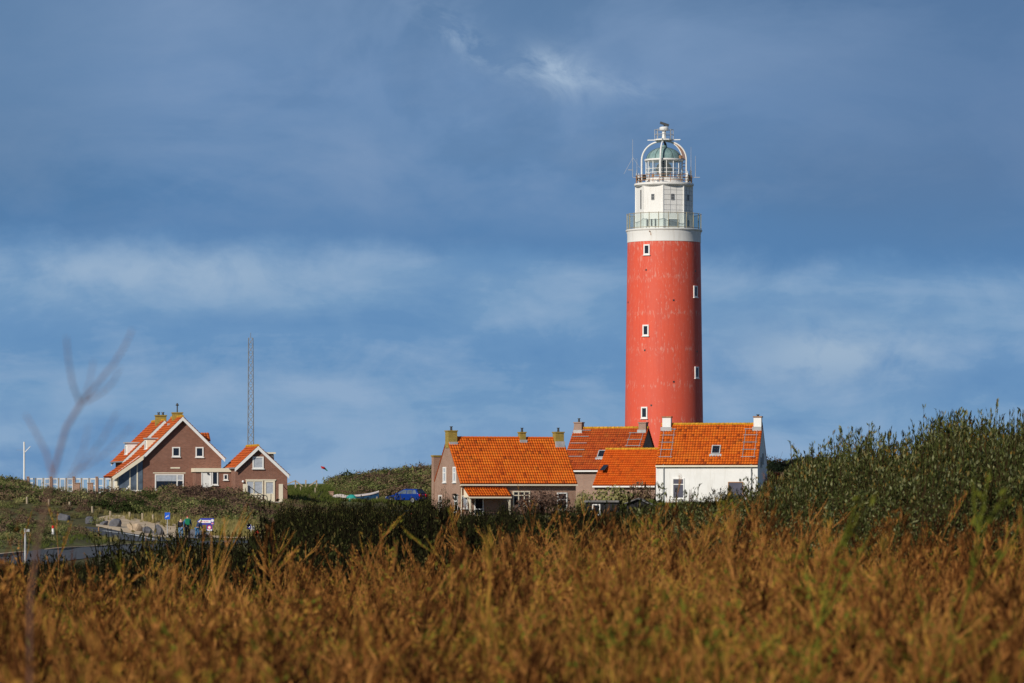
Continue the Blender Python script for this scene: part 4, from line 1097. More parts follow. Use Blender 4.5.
    # low stone wall under the terrace
    wl_ = MB().box(-0.9, 1.3, 0, 0.35, -0.8, 1.15); o = wl_.build('retaining_wall', 'concrete', None, at(266, 373.5, zz(514, 373.5)), R(13))
    tag(o, 'grey stone retaining wall below the small house terrace', 'wall')
build_left_houses()

# ------------------------------------------------------------------ masts, fences, posts
def build_mast():
    Y = 460; s = Y / F; c = at(250.7, Y); zb = 0.2; zt = zz(338, Y)
    root = thing('lattice_mast', 'slender grey lattice radio mast rising behind the small gabled house', 'mast', (c.x, Y, zb))
    Hh = zt - zb; w0, w1 = 0.36, 0.26
    lat = MB(); cor = lambda z: [(sx * (w0 + (w1 - w0) * z / Hh), sy * (w0 + (w1 - w0) * z / Hh), z) for sx, sy in ((-1, -1), (1, -1), (1, 1), (-1, 1))]
    for k in range(4):
        MB().cyl(cor(0)[k], cor(Hh)[k], 0.036, 0.03, 6).build('leg', 'galv', root)
    n = 20
    for i in range(n):
        a, b = cor(Hh * i / n), cor(Hh * (i + 1) / n)
        for k in range(4):
            j = (k + 1) % 4
            lat.cyl(a[k], b[j], 0.021, n=4); lat.cyl(a[j], b[k], 0.021, n=4); lat.cyl(b[k], b[j], 0.021, n=4)
    lat.build('lattice', 'galv', root)
    MB().box(-0.4, 0.4, -0.4, 0.4, -0.4, 0.1).build('base', 'concrete', root)
    MB().cyl((0, 0, Hh), (0, 0, Hh + 0.6), 0.03, n=5).build('spike', 'galv', root)
build_mast()

def build_flagpole():
    Y = 372; c = at(24.2, Y); zb = h1(c.x, Y) - 0.2
    zt = zz(441.8, Y)
    o = thing('white_pole', 'white pole with a short slanting arm on the dune beyond the terrace screen', 'pole', (c.x, Y, zb))
    MB().cyl((0, 0, 0), (0, 0, zt - zb), 0.09, 0.075, 10).build('pole', 'white', o)
    MB().cyl((0, 0, zz(453, Y) - zb), (0.58, 0, zz(446.5, Y) - zb), 0.04, n=6).build('arm', 'white', o)
    MB().cyl((-0.7, 0, zz(450, Y) - zb), (0.1, 0, zz(450, Y) - zb), 0.015, n=4).build('cross_wire', 'grey', o)
build_flagpole()

def build_terrace_screen():
    Y = 378; A = at(28, 373); B = at(112, 374.6)
    base = thing('terrace_screen', 'row of white framed glass windscreens with brick piers on the dune terrace', 'windscreen', A)
    d = B - A; L = d.length; ang = math.atan2(d.y, d.x); base.rotation_euler = (0, 0, ang)
    gz = lambda u: h1(A.x + d.x * u / L, A.y + d.y * u / L)
    zt = zz(478.0, 376); base.location.z = 0
    n = 11
    for i in range(n + 1):
        u = L * i / n
        if i % 3 == 0:
            MB().box(u - 0.11, u + 0.11, -0.11, 0.11, gz(u) - 0.3, zt + 0.06).box(u - 0.14, u + 0.14, -0.14, 0.14, zt + 0.06, zt + 0.13).build('pier', 'brickA', base)
        else:
            MB().box(u - 0.06, u + 0.06, -0.06, 0.06, gz(u) - 0.3, zt).build('post', 'wood', base)
    for i in range(n):
        u0, u1 = L * i / n + 0.115, L * (i + 1) / n - 0.115
        zb = max(gz(u0), gz(u1)) + 0.15
        f = MB().box(u0 + 0.06, u1 - 0.06, -0.04, 0.04, zt - 0.15, zt - 0.02).box(u0 + 0.06, u1 - 0.06, -0.04, 0.04, zb, zb + 0.12)
        f.box(u0, u0 + 0.06, -0.04, 0.04, zb, zt - 0.02).box(u1 - 0.06, u1, -0.04, 0.04, zb, zt - 0.02)
        if i % 3 != 1: f.box(u0 + 0.06, u1 - 0.06, -0.035, 0.035, (zb + zt) / 2 - 0.05, (zb + zt) / 2 + 0.05)
        fo = f.build('frame', 'white', base)
        MB().box(u0 + 0.05, u1 - 0.05, -0.012, 0.012, zb + 0.06, zt - 0.06).build('pane', 'clear', fo)
    for k, px in enumerate((77.5, 90.5)):
        c = at(px, 371); zb = h1(c.x, 371) - 0.3
        o = MB().box(-0.24, 0.24, -0.24, 0.24, 0, zz(483.5, 371) - zb).box(-0.3, 0.3, -0.3, 0.3, zz(483.5, 371) - zb, zz(482.7, 371) - zb).build('brick_pillar', 'brickA', None, (c.x, 371, zb))
        tag(o, ('left one of two squat brick pillars before the glass windscreens', 'right one of two squat brick pillars before the glass windscreens')[k], 'pillar', 'brick pillars by the windscreens')
build_terrace_screen()

def ground_at(px, Y): return h1((px - 512) / F * Y, Y)

def build_posts():
    words = ['leftmost weathered post of the row along the dune foot', 'second weathered post from the left along the dune foot', 'third weathered post, standing up the dune from the side road',
             'fourth weathered post, above the big grey boulders', 'leaning post beside the round green bush', 'post above the tan boulder at the verge',
             'short post right of the tan boulder', 'rightmost post of the row, nearest the blue square sign']
    spots = [(27, 506.5, 517.5, 343), (49, 508, 518, 342), (69.5, 509, 518, 341), (92.5, 510.5, 520, 339), (110.3, 511, 521, 337), (129.7, 512, 519.5, 337), (142.7, 513, 519, 336), (153, 514.5, 521, 334)]
    for (px, yt, yb, Y), lab in zip(spots, words):
        c = at(px, Y); zb = h1(c.x, Y) - 0.3; zt = zz(yt, Y)
        if zt - zb < 0.6: zt = zb + 0.9
        o = MB().cyl((0, 0, 0), (0.06 * (random.random() - 0.5), 0, zt - zb), 0.10, 0.085, 9).build('fence_post', 'wood', None, (c.x, Y, zb))
        tag(o, lab, 'post', 'wooden posts along the dune foot')
    lab2 = ['dark thin post on the low green hillock, farthest left', 'dark thin post right of the red and white marker', 'dark thin post at the hillock end by the side road']
    for (px, yt, Y), lab in zip(((45, 534, 282), (67, 534, 287), (98.7, 527, 303)), lab2):
        c = at(px, Y); zb = h1(c.x, Y) - 0.3
        tag(MB().cyl((0, 0, 0), (0, 0, zz(yt, Y) - zb), 0.06, 0.05, 8).build('thin_post', 'rust', None, (c.x, Y, zb)), lab, 'post', 'thin posts on the hillock')
    Y = 280; c = at(53, Y); zb = h1(c.x, Y) - 0.1
    o = thing('marker_post', 'short white marker post with a red top on the hillock', 'post', (c.x, Y, zb))
    hh = max(0.7, zz(539, Y) - zb)
    MB().cyl((0, 0, 0), (0, 0, hh * 0.7), 0.09, n=10).build('post', 'white', o); MB().cyl((0, 0, hh * 0.7), (0, 0, hh), 0.09, n=10).build('top', 'redpaint', o)
    Y = 296; c = at(146, Y); zb = h1(c.x, Y)
    tag(MB().cyl((0, 0, -0.2), (0, 0, zz(536, Y) - zb), 0.05, n=8).build('thin_post', 'rust', None, (c.x, Y, zb)), 'thin dark post at the road bend', 'post')
    Y = 205; c = at(25.3, Y); zb = h1(c.x, Y)
    o = thing('street_pole', 'thin pale metal pole with a small side fitting near the road', 'pole', (c.x, Y, zb))
    zt = zz(528.5, Y) - zb
    MB().cyl((0, 0, -0.2), (0, 0, zt), 0.06, 0.05, 10).build('pole', 'lead', o)
    MB().box(0.05, 0.22, -0.05, 0.05, zt - 0.16, zt - 0.03).build('fitting', 'lead', o)
    # wooden step rails on the green dune
    Y = 404; A = at(287, Y); zz_ = lambda y: zz(y, Y)
    o = thing('stair_railing', 'weathered wooden stair railing zigzagging over the green dune', 'railing', A)
    s = Y / F
    for px, yt in ((295.5, 480), (305.8, 480), (316.6, 480)):
        zb = ground_at(px, Y) - 0.3
        MB().box((px - 287) * s - 0.07, (px - 287) * s + 0.07, -0.07, 0.07, zb, zz_(yt)).build('post', 'wood', o)
    for p, q in (((287.5, 484), (295.5, 480.6)), ((295.5, 480.8), (303, 486.5)), ((308.5, 486.5), (316.6, 480.8))):
        MB().bar(((p[0] - 287) * s, -0.1, zz_(p[1])), ((q[0] - 287) * s, -0.1, zz_(q[1])), 0.07, 0.11).build('rail', 'wood', o)
    for (px, yt, Y), lab in zip(((300.6, 493, 396), (315.3, 495, 396)), ('pale post at the foot of the green dune, nearer the small house', 'pale post at the foot of the green dune, nearer the boat')):
        c = at(px, Y); zb = h1(c.x, Y) - 0.2
        tag(MB().cyl((0, 0, 0), (0, 0, max(0.7, zz(yt, Y) - zb)), 0.07, n=8).build('dune_post', 'wood', None, (c.x, Y, zb)), lab, 'post', 'pale posts at the green dune')
build_posts()

# ------------------------------------------------------------------ boulders
def boulder(px, Y, w, h, mat, label, seed):
    import bmesh
    bm = bmesh.new(); bmesh.ops.create_icosphere(bm, subdivisions=3, radius=1)
    r = random.Random(seed)
    dirs = [Vector((r.gauss(0, 1), r.gauss(0, 1), r.gauss(0, 0.8))).normalized() for _ in range(9)]
    for v in bm.verts:
        for d in dirs:
            k = v.co.dot(d) - 0.56
            if k > 0: v.co -= d * k
        v.co.x *= w / 2 * 1.2; v.co.y *= w / 2; v.co.z *= h * 0.75
    c = at(px, Y); z = h1(c.x, Y)
    me = bpy.data.meshes.new('boulder'); bm.to_mesh(me); bm.free(); me.materials.append(M[mat])
    me.attributes.new('tint', 'FLOAT', 'FACE')
    o = bpy.data.objects.new('boulder', me); COL.objects.link(o); o.location = (c.x, Y, z + h * 0.28); o.rotation_euler = (0, 0, r.random() * 0.8)
    return tag(o, label, 'boulder', 'boulders along the sandy verge')
boulder(64, 328, 0.9, 0.7, 'rock', 'leftmost grey boulder, half hidden by dune scrub', 1)
boulder(89.5, 326, 1.0, 0.6, 'rock', 'flat grey boulder left of the round green bush', 2)
boulder(104.5, 325, 0.75, 0.45, 'rock', 'low grey boulder just right of the round green bush', 3)
boulder(116.7, 323.5, 1.05, 0.7, 'rock', 'dark angular boulder left of the tan one', 4)
boulder(134.5, 321.5, 1.3, 0.95, 'tanrock', 'large tan sandy coloured boulder on the verge', 5)
boulder(148.2, 319, 0.9, 0.75, 'rock', 'rounded grey boulder right of the tan one', 6)
boulder(158, 316.5, 0.95, 0.9, 'rock', 'tall dark grey boulder close to the blue sign post', 7)
boulder(196, 309, 1.35, 0.95, 'rock', 'grey boulder behind the bending person', 8)
boulder(205.5, 309.5, 0.8, 0.5, 'rock', 'small dark boulder below the arrow sign', 9)

# ------------------------------------------------------------------ signs
def build_signs():
    Y = 310; s = Y / F
    def post(o, zb, zt): MB().cyl((0, 0.03, zb), (0, 0.03, zt), 0.035, n=8).build('post', 'lead', o)
    c = at(167.4, Y); g = h1(c.x, Y)
    o = thing('blue_sign', 'square blue road sign with a white bent mark on a grey post', 'sign', (c.x, Y, g))
    zb = zz(519.3, Y) - g; zt = zz(512.5, Y) - g
    post(o, -0.2, zt)
    b = MB().box(-0.2, 0.2, -0.02, 0.0, zb, zt).build('sign_board', 'signblue', o)
    m = (zb + zt) / 2
    MB().bar((-0.13, -0.026, m - 0.12), (0.02, -0.026, m + 0.02), 0.008, 0.06).bar((0.0, -0.026, m), (0.11, -0.026, m - 0.01), 0.008, 0.06).bar((0.08, -0.026, m), (0.1, -0.026, m + 0.14), 0.008, 0.05).build('symbol', 'signwhite', b)
    # arrow direction sign with square sign below
    c = at(209.5, Y); g = h1(c.x, Y)
    o = thing('arrow_sign', 'white direction arrow on blue board pointing left above a square red ring sign', 'sign', (c.x, Y, g))
    x0, x1 = (197 - 209.5) * s, (214 - 209.5) * s; zt, zb = zz(518.2, Y) - g, zz(524.8, Y) - g; zm = (zt + zb) / 2
    post(o, -0.2, zt - 0.05)
    b = MB().prism_y([(x0, zm), (x0 + 0.28, zb), (x1, zb), (x1, zt), (x0 + 0.28, zt)], -0.03, 0.0).build('arrow_board', 'navyblue', o)
    a = MB().prism_y([(x0 + 0.09, zm), (x0 + 0.32, zb + 0.07), (x0 + 0.32, zm - 0.11), (x1 - 0.25, zm - 0.11), (x1 - 0.25, zm + 0.11), (x0 + 0.32, zm + 0.11), (x0 + 0.32, zt - 0.07)], -0.042, -0.031)
    a.build('white_arrow', 'signwhite', b)
    q = MB()
    for u in (0.42, 0.55, 0.68, 0.80): q.box(x0 + u, x0 + u + 0.08, -0.047, -0.043, zm - 0.045, zm + 0.045)
    q.build('arrow_marks', 'signpink', b)
    MB().lathe([(0.11, 0), (0.11, 0.01)], 16).build('badge', 'signwhite', b, (x1 - 0.12, -0.04, zm + 0.08)).rotation_euler = (R(90), 0, 0)
    MB().box(x1 - 0.21, x1 - 0.04, -0.04, -0.031, zb + 0.05, zb + 0.16).build('badge_strip', 'signpink', b)
    zt2, zb2 = zb - 0.02, zz(531, Y) - g
    xa, xb = (206.5 - 209.5) * s, (212.3 - 209.5) * s
    b = MB().box(xa, xb, -0.02, 0.0, zb2, zt2).build('square_board', 'navyblue', o)
    xm, zm = (xa + xb) / 2, (zb2 + zt2) / 2
    MB().box(xa + 0.03, xb - 0.03, -0.024, -0.021, zb2 + 0.03, zb2 + 0.14).build('white_strip', 'signwhite', b)
    for r_, mt, dy in ((0.17, 'signred', -0.03), (0.10, 'signwhite', -0.036)):
        MB().lathe([(r_, 0), (r_, 0.006)], 20).build('ring' if mt == 'signred' else 'ring_centre', mt, b, (xm, dy, zm + 0.05)).rotation_euler = (R(90), 0, 0)
    # small far-right sign cluster
    c = at(251, 312); g = h1(c.x, 312)
    o = thing('small_sign', 'small blue and white roadside sign at the hedge end', 'sign', (c.x, 312, g))
    z = zz(529, 312) - g
    post(o, -0.2, z + 0.35)
    MB().box(-0.3, -0.02, -0.02, 0, z, z + 0.34).build('blue_board', 'navyblue', o)
    MB().box(-0.2, -0.08, -0.026, -0.021, z + 0.12, z + 0.3).build('mark', 'signwhite', o)
    MB().box(0.02, 0.26, -0.02, 0, z - 0.1, z + 0.24).build('white_board', 'lead', o)
    c = at(257, 311); g = h1(c.x, 311)
    o = thing('red_sign', 'small round red sign low beside the blue and white roadside sign', 'sign', (c.x, 311, g))
    z = zz(532.2, 311) - g
    MB().cyl((0, 0.03, -0.2), (0, 0.03, z), 0.03, n=8).build('post', 'lead', o)
    MB().lathe([(0.16, 0), (0.16, 0.02)], 16).build('disc', 'redpaint', o, (0, 0, z)).rotation_euler = (R(90), 0, 0)
build_signs()

# ------------------------------------------------------------------ people
def skin(name, pts, edges, rad, mat, parent, root=0):
    me = bpy.data.meshes.new(name); me.from_pydata(pts, edges, []); me.update()
    me.materials.append(M[mat])
    o = bpy.data.objects.new(name, me); COL.objects.link(o); o.parent = parent
    md = o.modifiers.new('skin', 'SKIN'); md.use_smooth_shade = True
    sv = me.skin_vertices[0].data
    for i, r in enumerate(rad): sv[i].radius = (r, r) if not isinstance(r, tuple) else r
    sv[root].use_root = True
    o.modifiers.new('sub', 'SUBSURF').levels = 1; o.modifiers['sub'].render_levels = 2
    return o
def person(px, Y, rz, label, jacket, trousers, hat, bend=0.0, stride=0.1, backpack=None, h=1.74):
    c = at(px, Y); g = h1(c.x, Y) + 0.04; k = h / 1.74
    root = thing('person', label, 'person', (c.x, Y, g), rz, 'people at the roadside')
    root.scale = (k, k, k)
    b = lambda z, y=0.0: ((z - 0.95) * sin(bend) + y * cos(bend), 0.95 + (z - 0.95) * cos(bend) - y * sin(bend))   # y, z of an upper body point
    def T(x, z, y=0.0):
        yy, zz_ = b(z, y); return (x, yy, zz_)
    P_, E, Rr = [], [], []
    def add(p, r, to=None):
        P_.append(p); Rr.append(r)
        if to is not None: E.append((to, len(P_) - 1))
        return len(P_) - 1
    pel = add((0, 0, 0.95), 0.14)
    wa = add(T(0, 1.12), 0.125, pel); ch_ = add(T(0, 1.33), 0.15, wa); nk = add(T(0, 1.48), 0.06, ch_); hd = add(T(0, 1.58, 0.02), 0.085, nk); tp = add(T(0, 1.68, 0.02), 0.075, hd)
    nose = add(T(0, 1.58, 0.115), 0.02, hd)
    arms = []
    for s in (-1, 1):
        sh = add(T(0.19 * s, 1.40), 0.065, ch_); el = add((0.25 * s, T(0, 1.15)[1] + (0.15 if bend else -0.02), T(0, 1.13)[2]), 0.045, sh)
        hw = (0.24 * s, el and P_[el][1] + 0.14, P_[el][2] - 0.22); wr = add(hw, 0.032, el)
        pa = add((hw[0], hw[1] + 0.04, hw[2] - 0.08), 0.034, wr)
        for i, dx in enumerate((-0.03, -0.01, 0.01, 0.03)):
            add((hw[0] + dx, hw[1] + 0.07, hw[2] - 0.16 + 0.008 * abs(i - 1.5)), 0.009, pa)
        add((hw[0] - 0.05 * s, hw[1] + 0.06, hw[2] - 0.09), 0.010, wr)
        arms.append((sh, el, wr))
    legs = []
    for s in (-1, 1):
        hp = add((0.10 * s, 0, 0.88), 0.095, pel); kn = add((0.11 * s, 0.04 + stride * s * 0.5, 0.50), 0.062, hp); an = add((0.11 * s, stride * s - 0.03, 0.09), 0.042, kn)
        ft = add((0.12 * s, stride * s + 0.13, 0.04), 0.04, an); legs.append((hp, kn, an, ft))
    skin('body', P_, E, Rr, 'skin', root, pel)
    # jacket
    q = lambda i, g_=0.02: (P_[i], Rr[i] + g_)
    pts, es, rs = [], [], []
    def put(i, grow, to=None):
        pts.append(P_[i]); rs.append(Rr[i] + grow)
        if to is not None: es.append((to, len(pts) - 1))
        return len(pts) - 1
    p0 = put(pel, 0.03); p1 = put(wa, 0.035, p0); p2 = put(ch_, 0.03, p1)
    for sh, el, wr in arms:
        a = put(sh, 0.02, p2); e = put(el, 0.02, a); put(wr, 0.012, e)
    skin('jacket', pts, es, rs, jacket, root, p0)
    pts, es, rs = [], [], []
    p0 = put(pel, 0.015)
    for hp, kn, an, ft in legs:
        a = put(hp, 0.018, p0); e = put(kn, 0.022, a); put(an, 0.02, e)
    skin('trousers', pts, es, rs, trousers, root, p0)
    for hp, kn, an, ft in legs:
        skin('shoe', [P_[an], P_[ft]], [(0, 1)], [0.055, 0.05], 'blackcloth', root)
    skin('hat', [T(0, 1.64, 0.0), T(0, 1.71, 0.01)], [(0, 1)], [0.108, 0.07], hat, root)
    if backpack:
        yy, z_ = b(1.28, -0.26); m = MB().box(-0.17, 0.17, -0.12, 0.1, -0.24, 0.24)
        o = m.build('backpack', backpack, root, (0, yy, z_), bevel=0.05); o.rotation_euler = (-bend, 0, 0)
person(180.8, 303, R(-8), 'person in dark jacket and light blue jeans, left of the three walkers', 'blackcloth', 'denim', 'blackcloth', 0.05, 0.08, None, 1.66)
person(187.5, 302, R(5), 'person in black trousers with green backpack and red hat', 'bluecloth', 'blackcloth', 'redcloth', 0.06, 0.12, 'greencloth', 1.84)
person(197.2, 303.5, R(-55), 'bending person in blue clothes with bright green hat', 'navycloth', 'bluecloth', 'hivis', 0.55, 0.12, None, 1.62)

# ------------------------------------------------------------------ cars
def car(px, Y, rz, z, label, paint):
    c = at(px, Y)
    root = thing('parked_car', label, 'car', (c.x, Y, z), rz)      # nose towards local -x, near side is -y
    hw = 0.86
    low = [(-2.02, 0.32), (-2.05, 0.52), (-1.95, 0.68), (-1.1, 0.86), (-0.72, 0.92), (1.55, 0.97), (1.98, 0.93), (2.05, 0.72), (2.06, 0.42), (1.98, 0.28)]
    MB().prism_y(low, -hw, hw).build('body', paint, root, bevel=0.07, smooth=True)
    bot = [(-0.85, 0.91), (1.92, 0.94)]; topp = [(-0.05, 1.42), (1.45, 1.44)]
    def lerp(a, b, t): return a + (b - a) * t
    g = MB().hexa([(-0.98, -0.80, 0.89), (1.95, -0.80, 0.92), (1.95, 0.80, 0.92), (-0.98, 0.80, 0.89), (0.0, -0.60, 1.42), (1.5, -0.60, 1.43), (1.5, 0.60, 1.43), (0.0, 0.60, 1.42)])
    g.build('cabin', paint, root, bevel=0.06, smooth=True)
    MB().hexa([(0.05, -0.56, 1.40), (1.62, -0.56, 1.38), (1.62, 0.56, 1.38), (0.05, 0.56, 1.40), (0.1, -0.52, 1.47), (1.66, -0.52, 1.45), (1.66, 0.52, 1.45), (0.1, 0.52, 1.47)]).build('roof', paint, root, bevel=0.03, smooth=True)
    for s in (-1, 1):
        def P(x, t): return (x, s * (0.80 - 0.20 * t + 0.008), 0.91 + 0.51 * t)
        for (a0, a1, b0, b1) in ((-0.70, 0.42, 0.05, 0.42), (0.50, 1.12, 0.50, 1.05), (1.18, 1.70, 1.12, 1.42)):
            q = [P(a0, 0.12), P(a1, 0.12), P(b1, 0.88), P(b0, 0.88)]; off = Vector((0, s * 0.01, 0))
            MB().hexa([Vector(p) - off for p in q] + [Vector(p) + off for p in q]).build('side_window', 'blueglass', root)  # paler glass colour stands in for light reflected by the side windows
    for nm, q in (('windscreen', [(-0.91, -0.68, 0.97), (-0.91, 0.68, 0.97), (-0.08, 0.52, 1.39), (-0.08, -0.52, 1.39)]), ('rear_window', [(1.90, -0.66, 1.02), (1.90, 0.66, 1.02), (1.58, 0.52, 1.37), (1.58, -0.52, 1.37)])):
        off = Vector((0.02 if nm == 'rear_window' else -0.02, 0, 0.02))
        MB().hexa([Vector(p) - off * 0.5 for p in q] + [Vector(p) + off for p in q]).build(nm, 'blackglass', root)
    for s in (-1, 1):
        MB().box(1.86, 2.085, s * 0.62 - 0.2, s * 0.62 + 0.26 * (1 if s > 0 else 1) - (0.0), 0.66, 0.93).build('tail_light', 'taillight', root, bevel=0.03)
        MB().box(-2.04, -1.85, s * 0.62 - 0.2, s * 0.62 + 0.2, 0.55, 0.70).build('headlight', 'lead', root, bevel=0.03)
        MB().box(-0.72, -0.52, s * 0.93 - 0.09, s * 0.93 + 0.09, 0.92, 1.05).build('wing_mirror', paint, root, bevel=0.03)
        for x in (-1.28, 1.27):
            w = MB().cyl((x, s * 0.70, 0.31), (x, s * 0.885, 0.31), 0.31, n=24).build('wheel', 'rubber', root, smooth=True)
            MB().cyl((x, s * 0.88, 0.31), (x, s * 0.90, 0.31), 0.2, n=16).build('rim', 'rim', w)
    MB().box(2.06, 2.075, -0.26, 0.26, 0.50, 0.61).build('number_plate', 'cream', root)
    return root
car(406.5, 410, R(-30), zz(503.2, 410), 'shiny blue hatchback seen from its rear quarter, below the scrub hill', 'carblue')
car(391, 346, R(-12), ground_at(391, 346), 'dark blue car almost hidden behind the thicket, below the shiny blue hatchback', 'carteal')

# ------------------------------------------------------------------ boat, hut and kite
def build_boat():
    Y = 404; s = Y / F; c = at(361, Y); g = h1(c.x, Y); z0 = zz(500.5, Y)
    root = thing('boat', 'blue wooden boat under a pale cover, hauled out on the grass', 'boat', (c.x, Y, z0), R(4))
    L = 3.5
    st = [(-L / 2, 0.45, 0.0, 0.36), (-L / 4, 0.66, -0.06, 0.42), (0, 0.72, -0.08, 0.50), (L / 4, 0.62, -0.04, 0.62), (L * 0.4, 0.34, 0.04, 0.74), (L / 2 + 0.05, 0.03, 0.2, 0.86)]
    v, f = [], []
    for x, w, zb, zt in st: v += [(x, -w, zt), (x, -w * 0.8, (zt + zb) / 2), (x, -w * 0.3, zb), (x, w * 0.3, zb), (x, w * 0.8, (zt + zb) / 2), (x, w, zt)]
    for i in range(len(st) - 1):
        for k in range(5): f.append((i * 6 + k, i * 6 + k + 1, i * 6 + k + 7, i * 6 + k + 6))
    f += [(0, 1, 2, 3, 4, 5), tuple(len(v) - 1 - i for i in range(6))]
    MB().add(v, f).build('hull', 'hull', root, smooth=True)
    cv = MB(); v, f = [], []
    for x, w, zb, zt in st: v += [(x, -w - 0.03, zt - 0.06), (x, -w - 0.02, zt + 0.03), (x, 0, zt + 0.14), (x, w + 0.02, zt + 0.03), (x, w + 0.03, zt - 0.06)]
    for i in range(len(st) - 1):
        for k in range(4): f.append((i * 5 + k, i * 5 + k + 1, i * 5 + k + 6, i * 5 + k + 5))
    cv.add(v, f).build('cover', 'tarp', root, smooth=True)
    MB().bar((L / 2 - 0.15, -0.2, -1.0), (L / 2 - 0.15, -0.2, 0.4), 0.1, 0.1).bar((-L / 4, -0.5, -1.0), (-L / 4, -0.5, 0.1), 0.1, 0.1).bar((-L / 4, 0.5, -1.0), (-L / 4, 0.5, 0.1), 0.1, 0.1).build('cradle', 'wood', root)
    c = at(351.5, 402); z = zz(499.5, 402)
    t = thing('tarpaulin_bundle', 'teal tarpaulin bundle heaped at the boat stern', 'tarpaulin', (c.x, 402, z))
    MB().lathe([(0.62, -0.9), (0.6, 0), (0.5, 0.28), (0.25, 0.46), (0.05, 0.5)], 14).build('tarpaulin', 'tealcloth', t, smooth=True)
    MB().tube([(0.6 * sin(i * pi / 8), -0.6 * cos(i * pi / 8), 0.05) for i in range(17)], 0.03, 5).build('rope', 'cream', t)
    c = at(340, 403); z = zz(504.5, 403)
    h = thing('curved_roof_hut', 'small wooden hut with a pale curved roof left of the boat', 'hut', (c.x, 403, z), R(5))
    MB().box(-0.62, 0.62, 0, 1.6, -0.8, 0.72).build('wall', 'wood', h)
    arc = [(-0.75, 0.68)] + [(-0.75 * cos(i * pi / 10), 0.72 + 0.34 * sin(i * pi / 10)) for i in range(11)] + [(0.75, 0.68)]
    MB().prism_y(arc, -0.15, 1.75).build('roof', 'tarp', h, smooth=True)
    MB().box(-0.4, 0.4, -0.03, 0.02, -0.5, 0.55).build('door', 'darkwood', h)
    c = at(331, 404); z = h1(c.x, 404)
    tag(MB().box(-0.25, 0.25, -0.2, 0.2, -0.2, 1.2).box(-0.3, 0.3, -0.25, 0.25, 1.2, 1.28).build('brick_pillar', 'brickA', None, (c.x, 404, zz(504, 404))), 'brick pillar left of the curved roof hut', 'pillar')
build_boat()

def build_kite():
    Y = 440; c = at(324.3, Y, zz(468.8, Y))
    o = thing('kite', 'red, black and green kite flying low above the green dune', 'kite', c, R(20))
    def tri(p, nm, mt):
        MB().hexa([Vector(q) for q in p] + [Vector(q) + Vector((0, 0.03, 0.02)) for q in p]).build(nm, mt, o)
    tri([(-0.42, 0, 0.28), (-0.3, 0, 0.02), (0.0, 0, 0.02), (0.05, 0, 0.2)], 'red_sail', 'redcloth')
    tri([(-0.02, 0.0, 0.19), (-0.2, 0, 0.0), (0.12, 0, -0.1), (0.18, 0, 0.04)], 'black_sail', 'blackcloth')
    tri([(0.17, 0, 0.04), (0.1, 0, -0.1), (0.32, 0, -0.26), (0.4, 0, -0.24)], 'green_sail', 'greencloth')
    MB().cyl((-0.35, 0, 0.05), (-0.75, -3, -2.6), 0.006, n=4).build('kite_line', 'lead', o)
build_kite()

# ------------------------------------------------------------------ vegetation
def quads_index(n): return np.arange(n * 4).reshape(-1, 4)

def leaves(centers, dirs, length, width, r):
    """rhombic leaves: centers (n,3), dirs (n,3)"""
    n = len(centers)
    d = dirs / np.linalg.norm(dirs, axis=1, keepdims=True)
    a = np.cross(d, r.normal(size=(n, 3))); a /= np.linalg.norm(a, axis=1, keepdims=True) + 1e-9
    L = np.asarray(length).reshape(-1, 1) * np.ones((n, 1)); W = np.asarray(width).reshape(-1, 1) * np.ones((n, 1))
    q = np.stack([centers - d * L / 2, centers + a * W / 2, centers + d * L / 2, centers - a * W / 2], 1)
    return q.reshape(-1, 3)

def stick(p0, p1, r0, r1):
    """three sided tapered stick as quads"""
    p0 = np.array(p0); p1 = np.array(p1); d = p1 - p0; d = d / (np.linalg.norm(d) + 1e-9)
    u = np.cross(d, [0.3, 0.9, 0.2]); u /= np.linalg.norm(u); w = np.cross(d, u)
    out = []
    for i in range(3):
        a, b = 2 * pi * i / 3, 2 * pi * (i + 1) / 3
        ea = u * cos(a) + w * sin(a); eb = u * cos(b) + w * sin(b)
        out += [p0 + ea * r0, p0 + eb * r0, p1 + eb * r1, p1 + ea * r1]
    return out

def scatter(name, variants, pos, scale, rot, tint, mat, spread=0.25, kind='stuff', label=None, cat=None, lean=None):
    """one mesh of many copies of the variants; variant = (verts quads-ordered, face tint)"""
    pos = np.asarray(pos); N = len(pos)
    which = rng.integers(0, len(variants), N)
    V, Tn = [], []
    for k, (vv, tt) in enumerate(variants):
        m = np.where(which == k)[0]
        if len(m) == 0: continue
        sc = scale[m] if scale.ndim == 2 else scale[m][:, None]
        v = vv[None] * sc[:, None, :]
        c, s = np.cos(rot[m])[:, None], np.sin(rot[m])[:, None]
        x = v[..., 0] * c - v[..., 1] * s; y = v[..., 0] * s + v[..., 1] * c; z = v[..., 2]
        if lean is not None:
            x = x + z * lean[m][:, 0:1]; y = y + z * lean[m][:, 1:2]
        w = np.stack([x, y, z], -1) + pos[m][:, None, :]
        V.append(w.reshape(-1, 3))
        t = np.clip(tt[None] + tint[m][:, None] + rng.normal(0, spread * 0.3, (len(m), len(tt))), 0, 1)
        Tn.append(t.reshape(-1))
    V = np.concatenate(V); Tn = np.concatenate(Tn)
    o = fast_mesh(name, V, quads_index(len(V) // 4), Tn, mat)
    if kind: o['kind'] = kind
    if label: tag(o, label, cat)
    return o

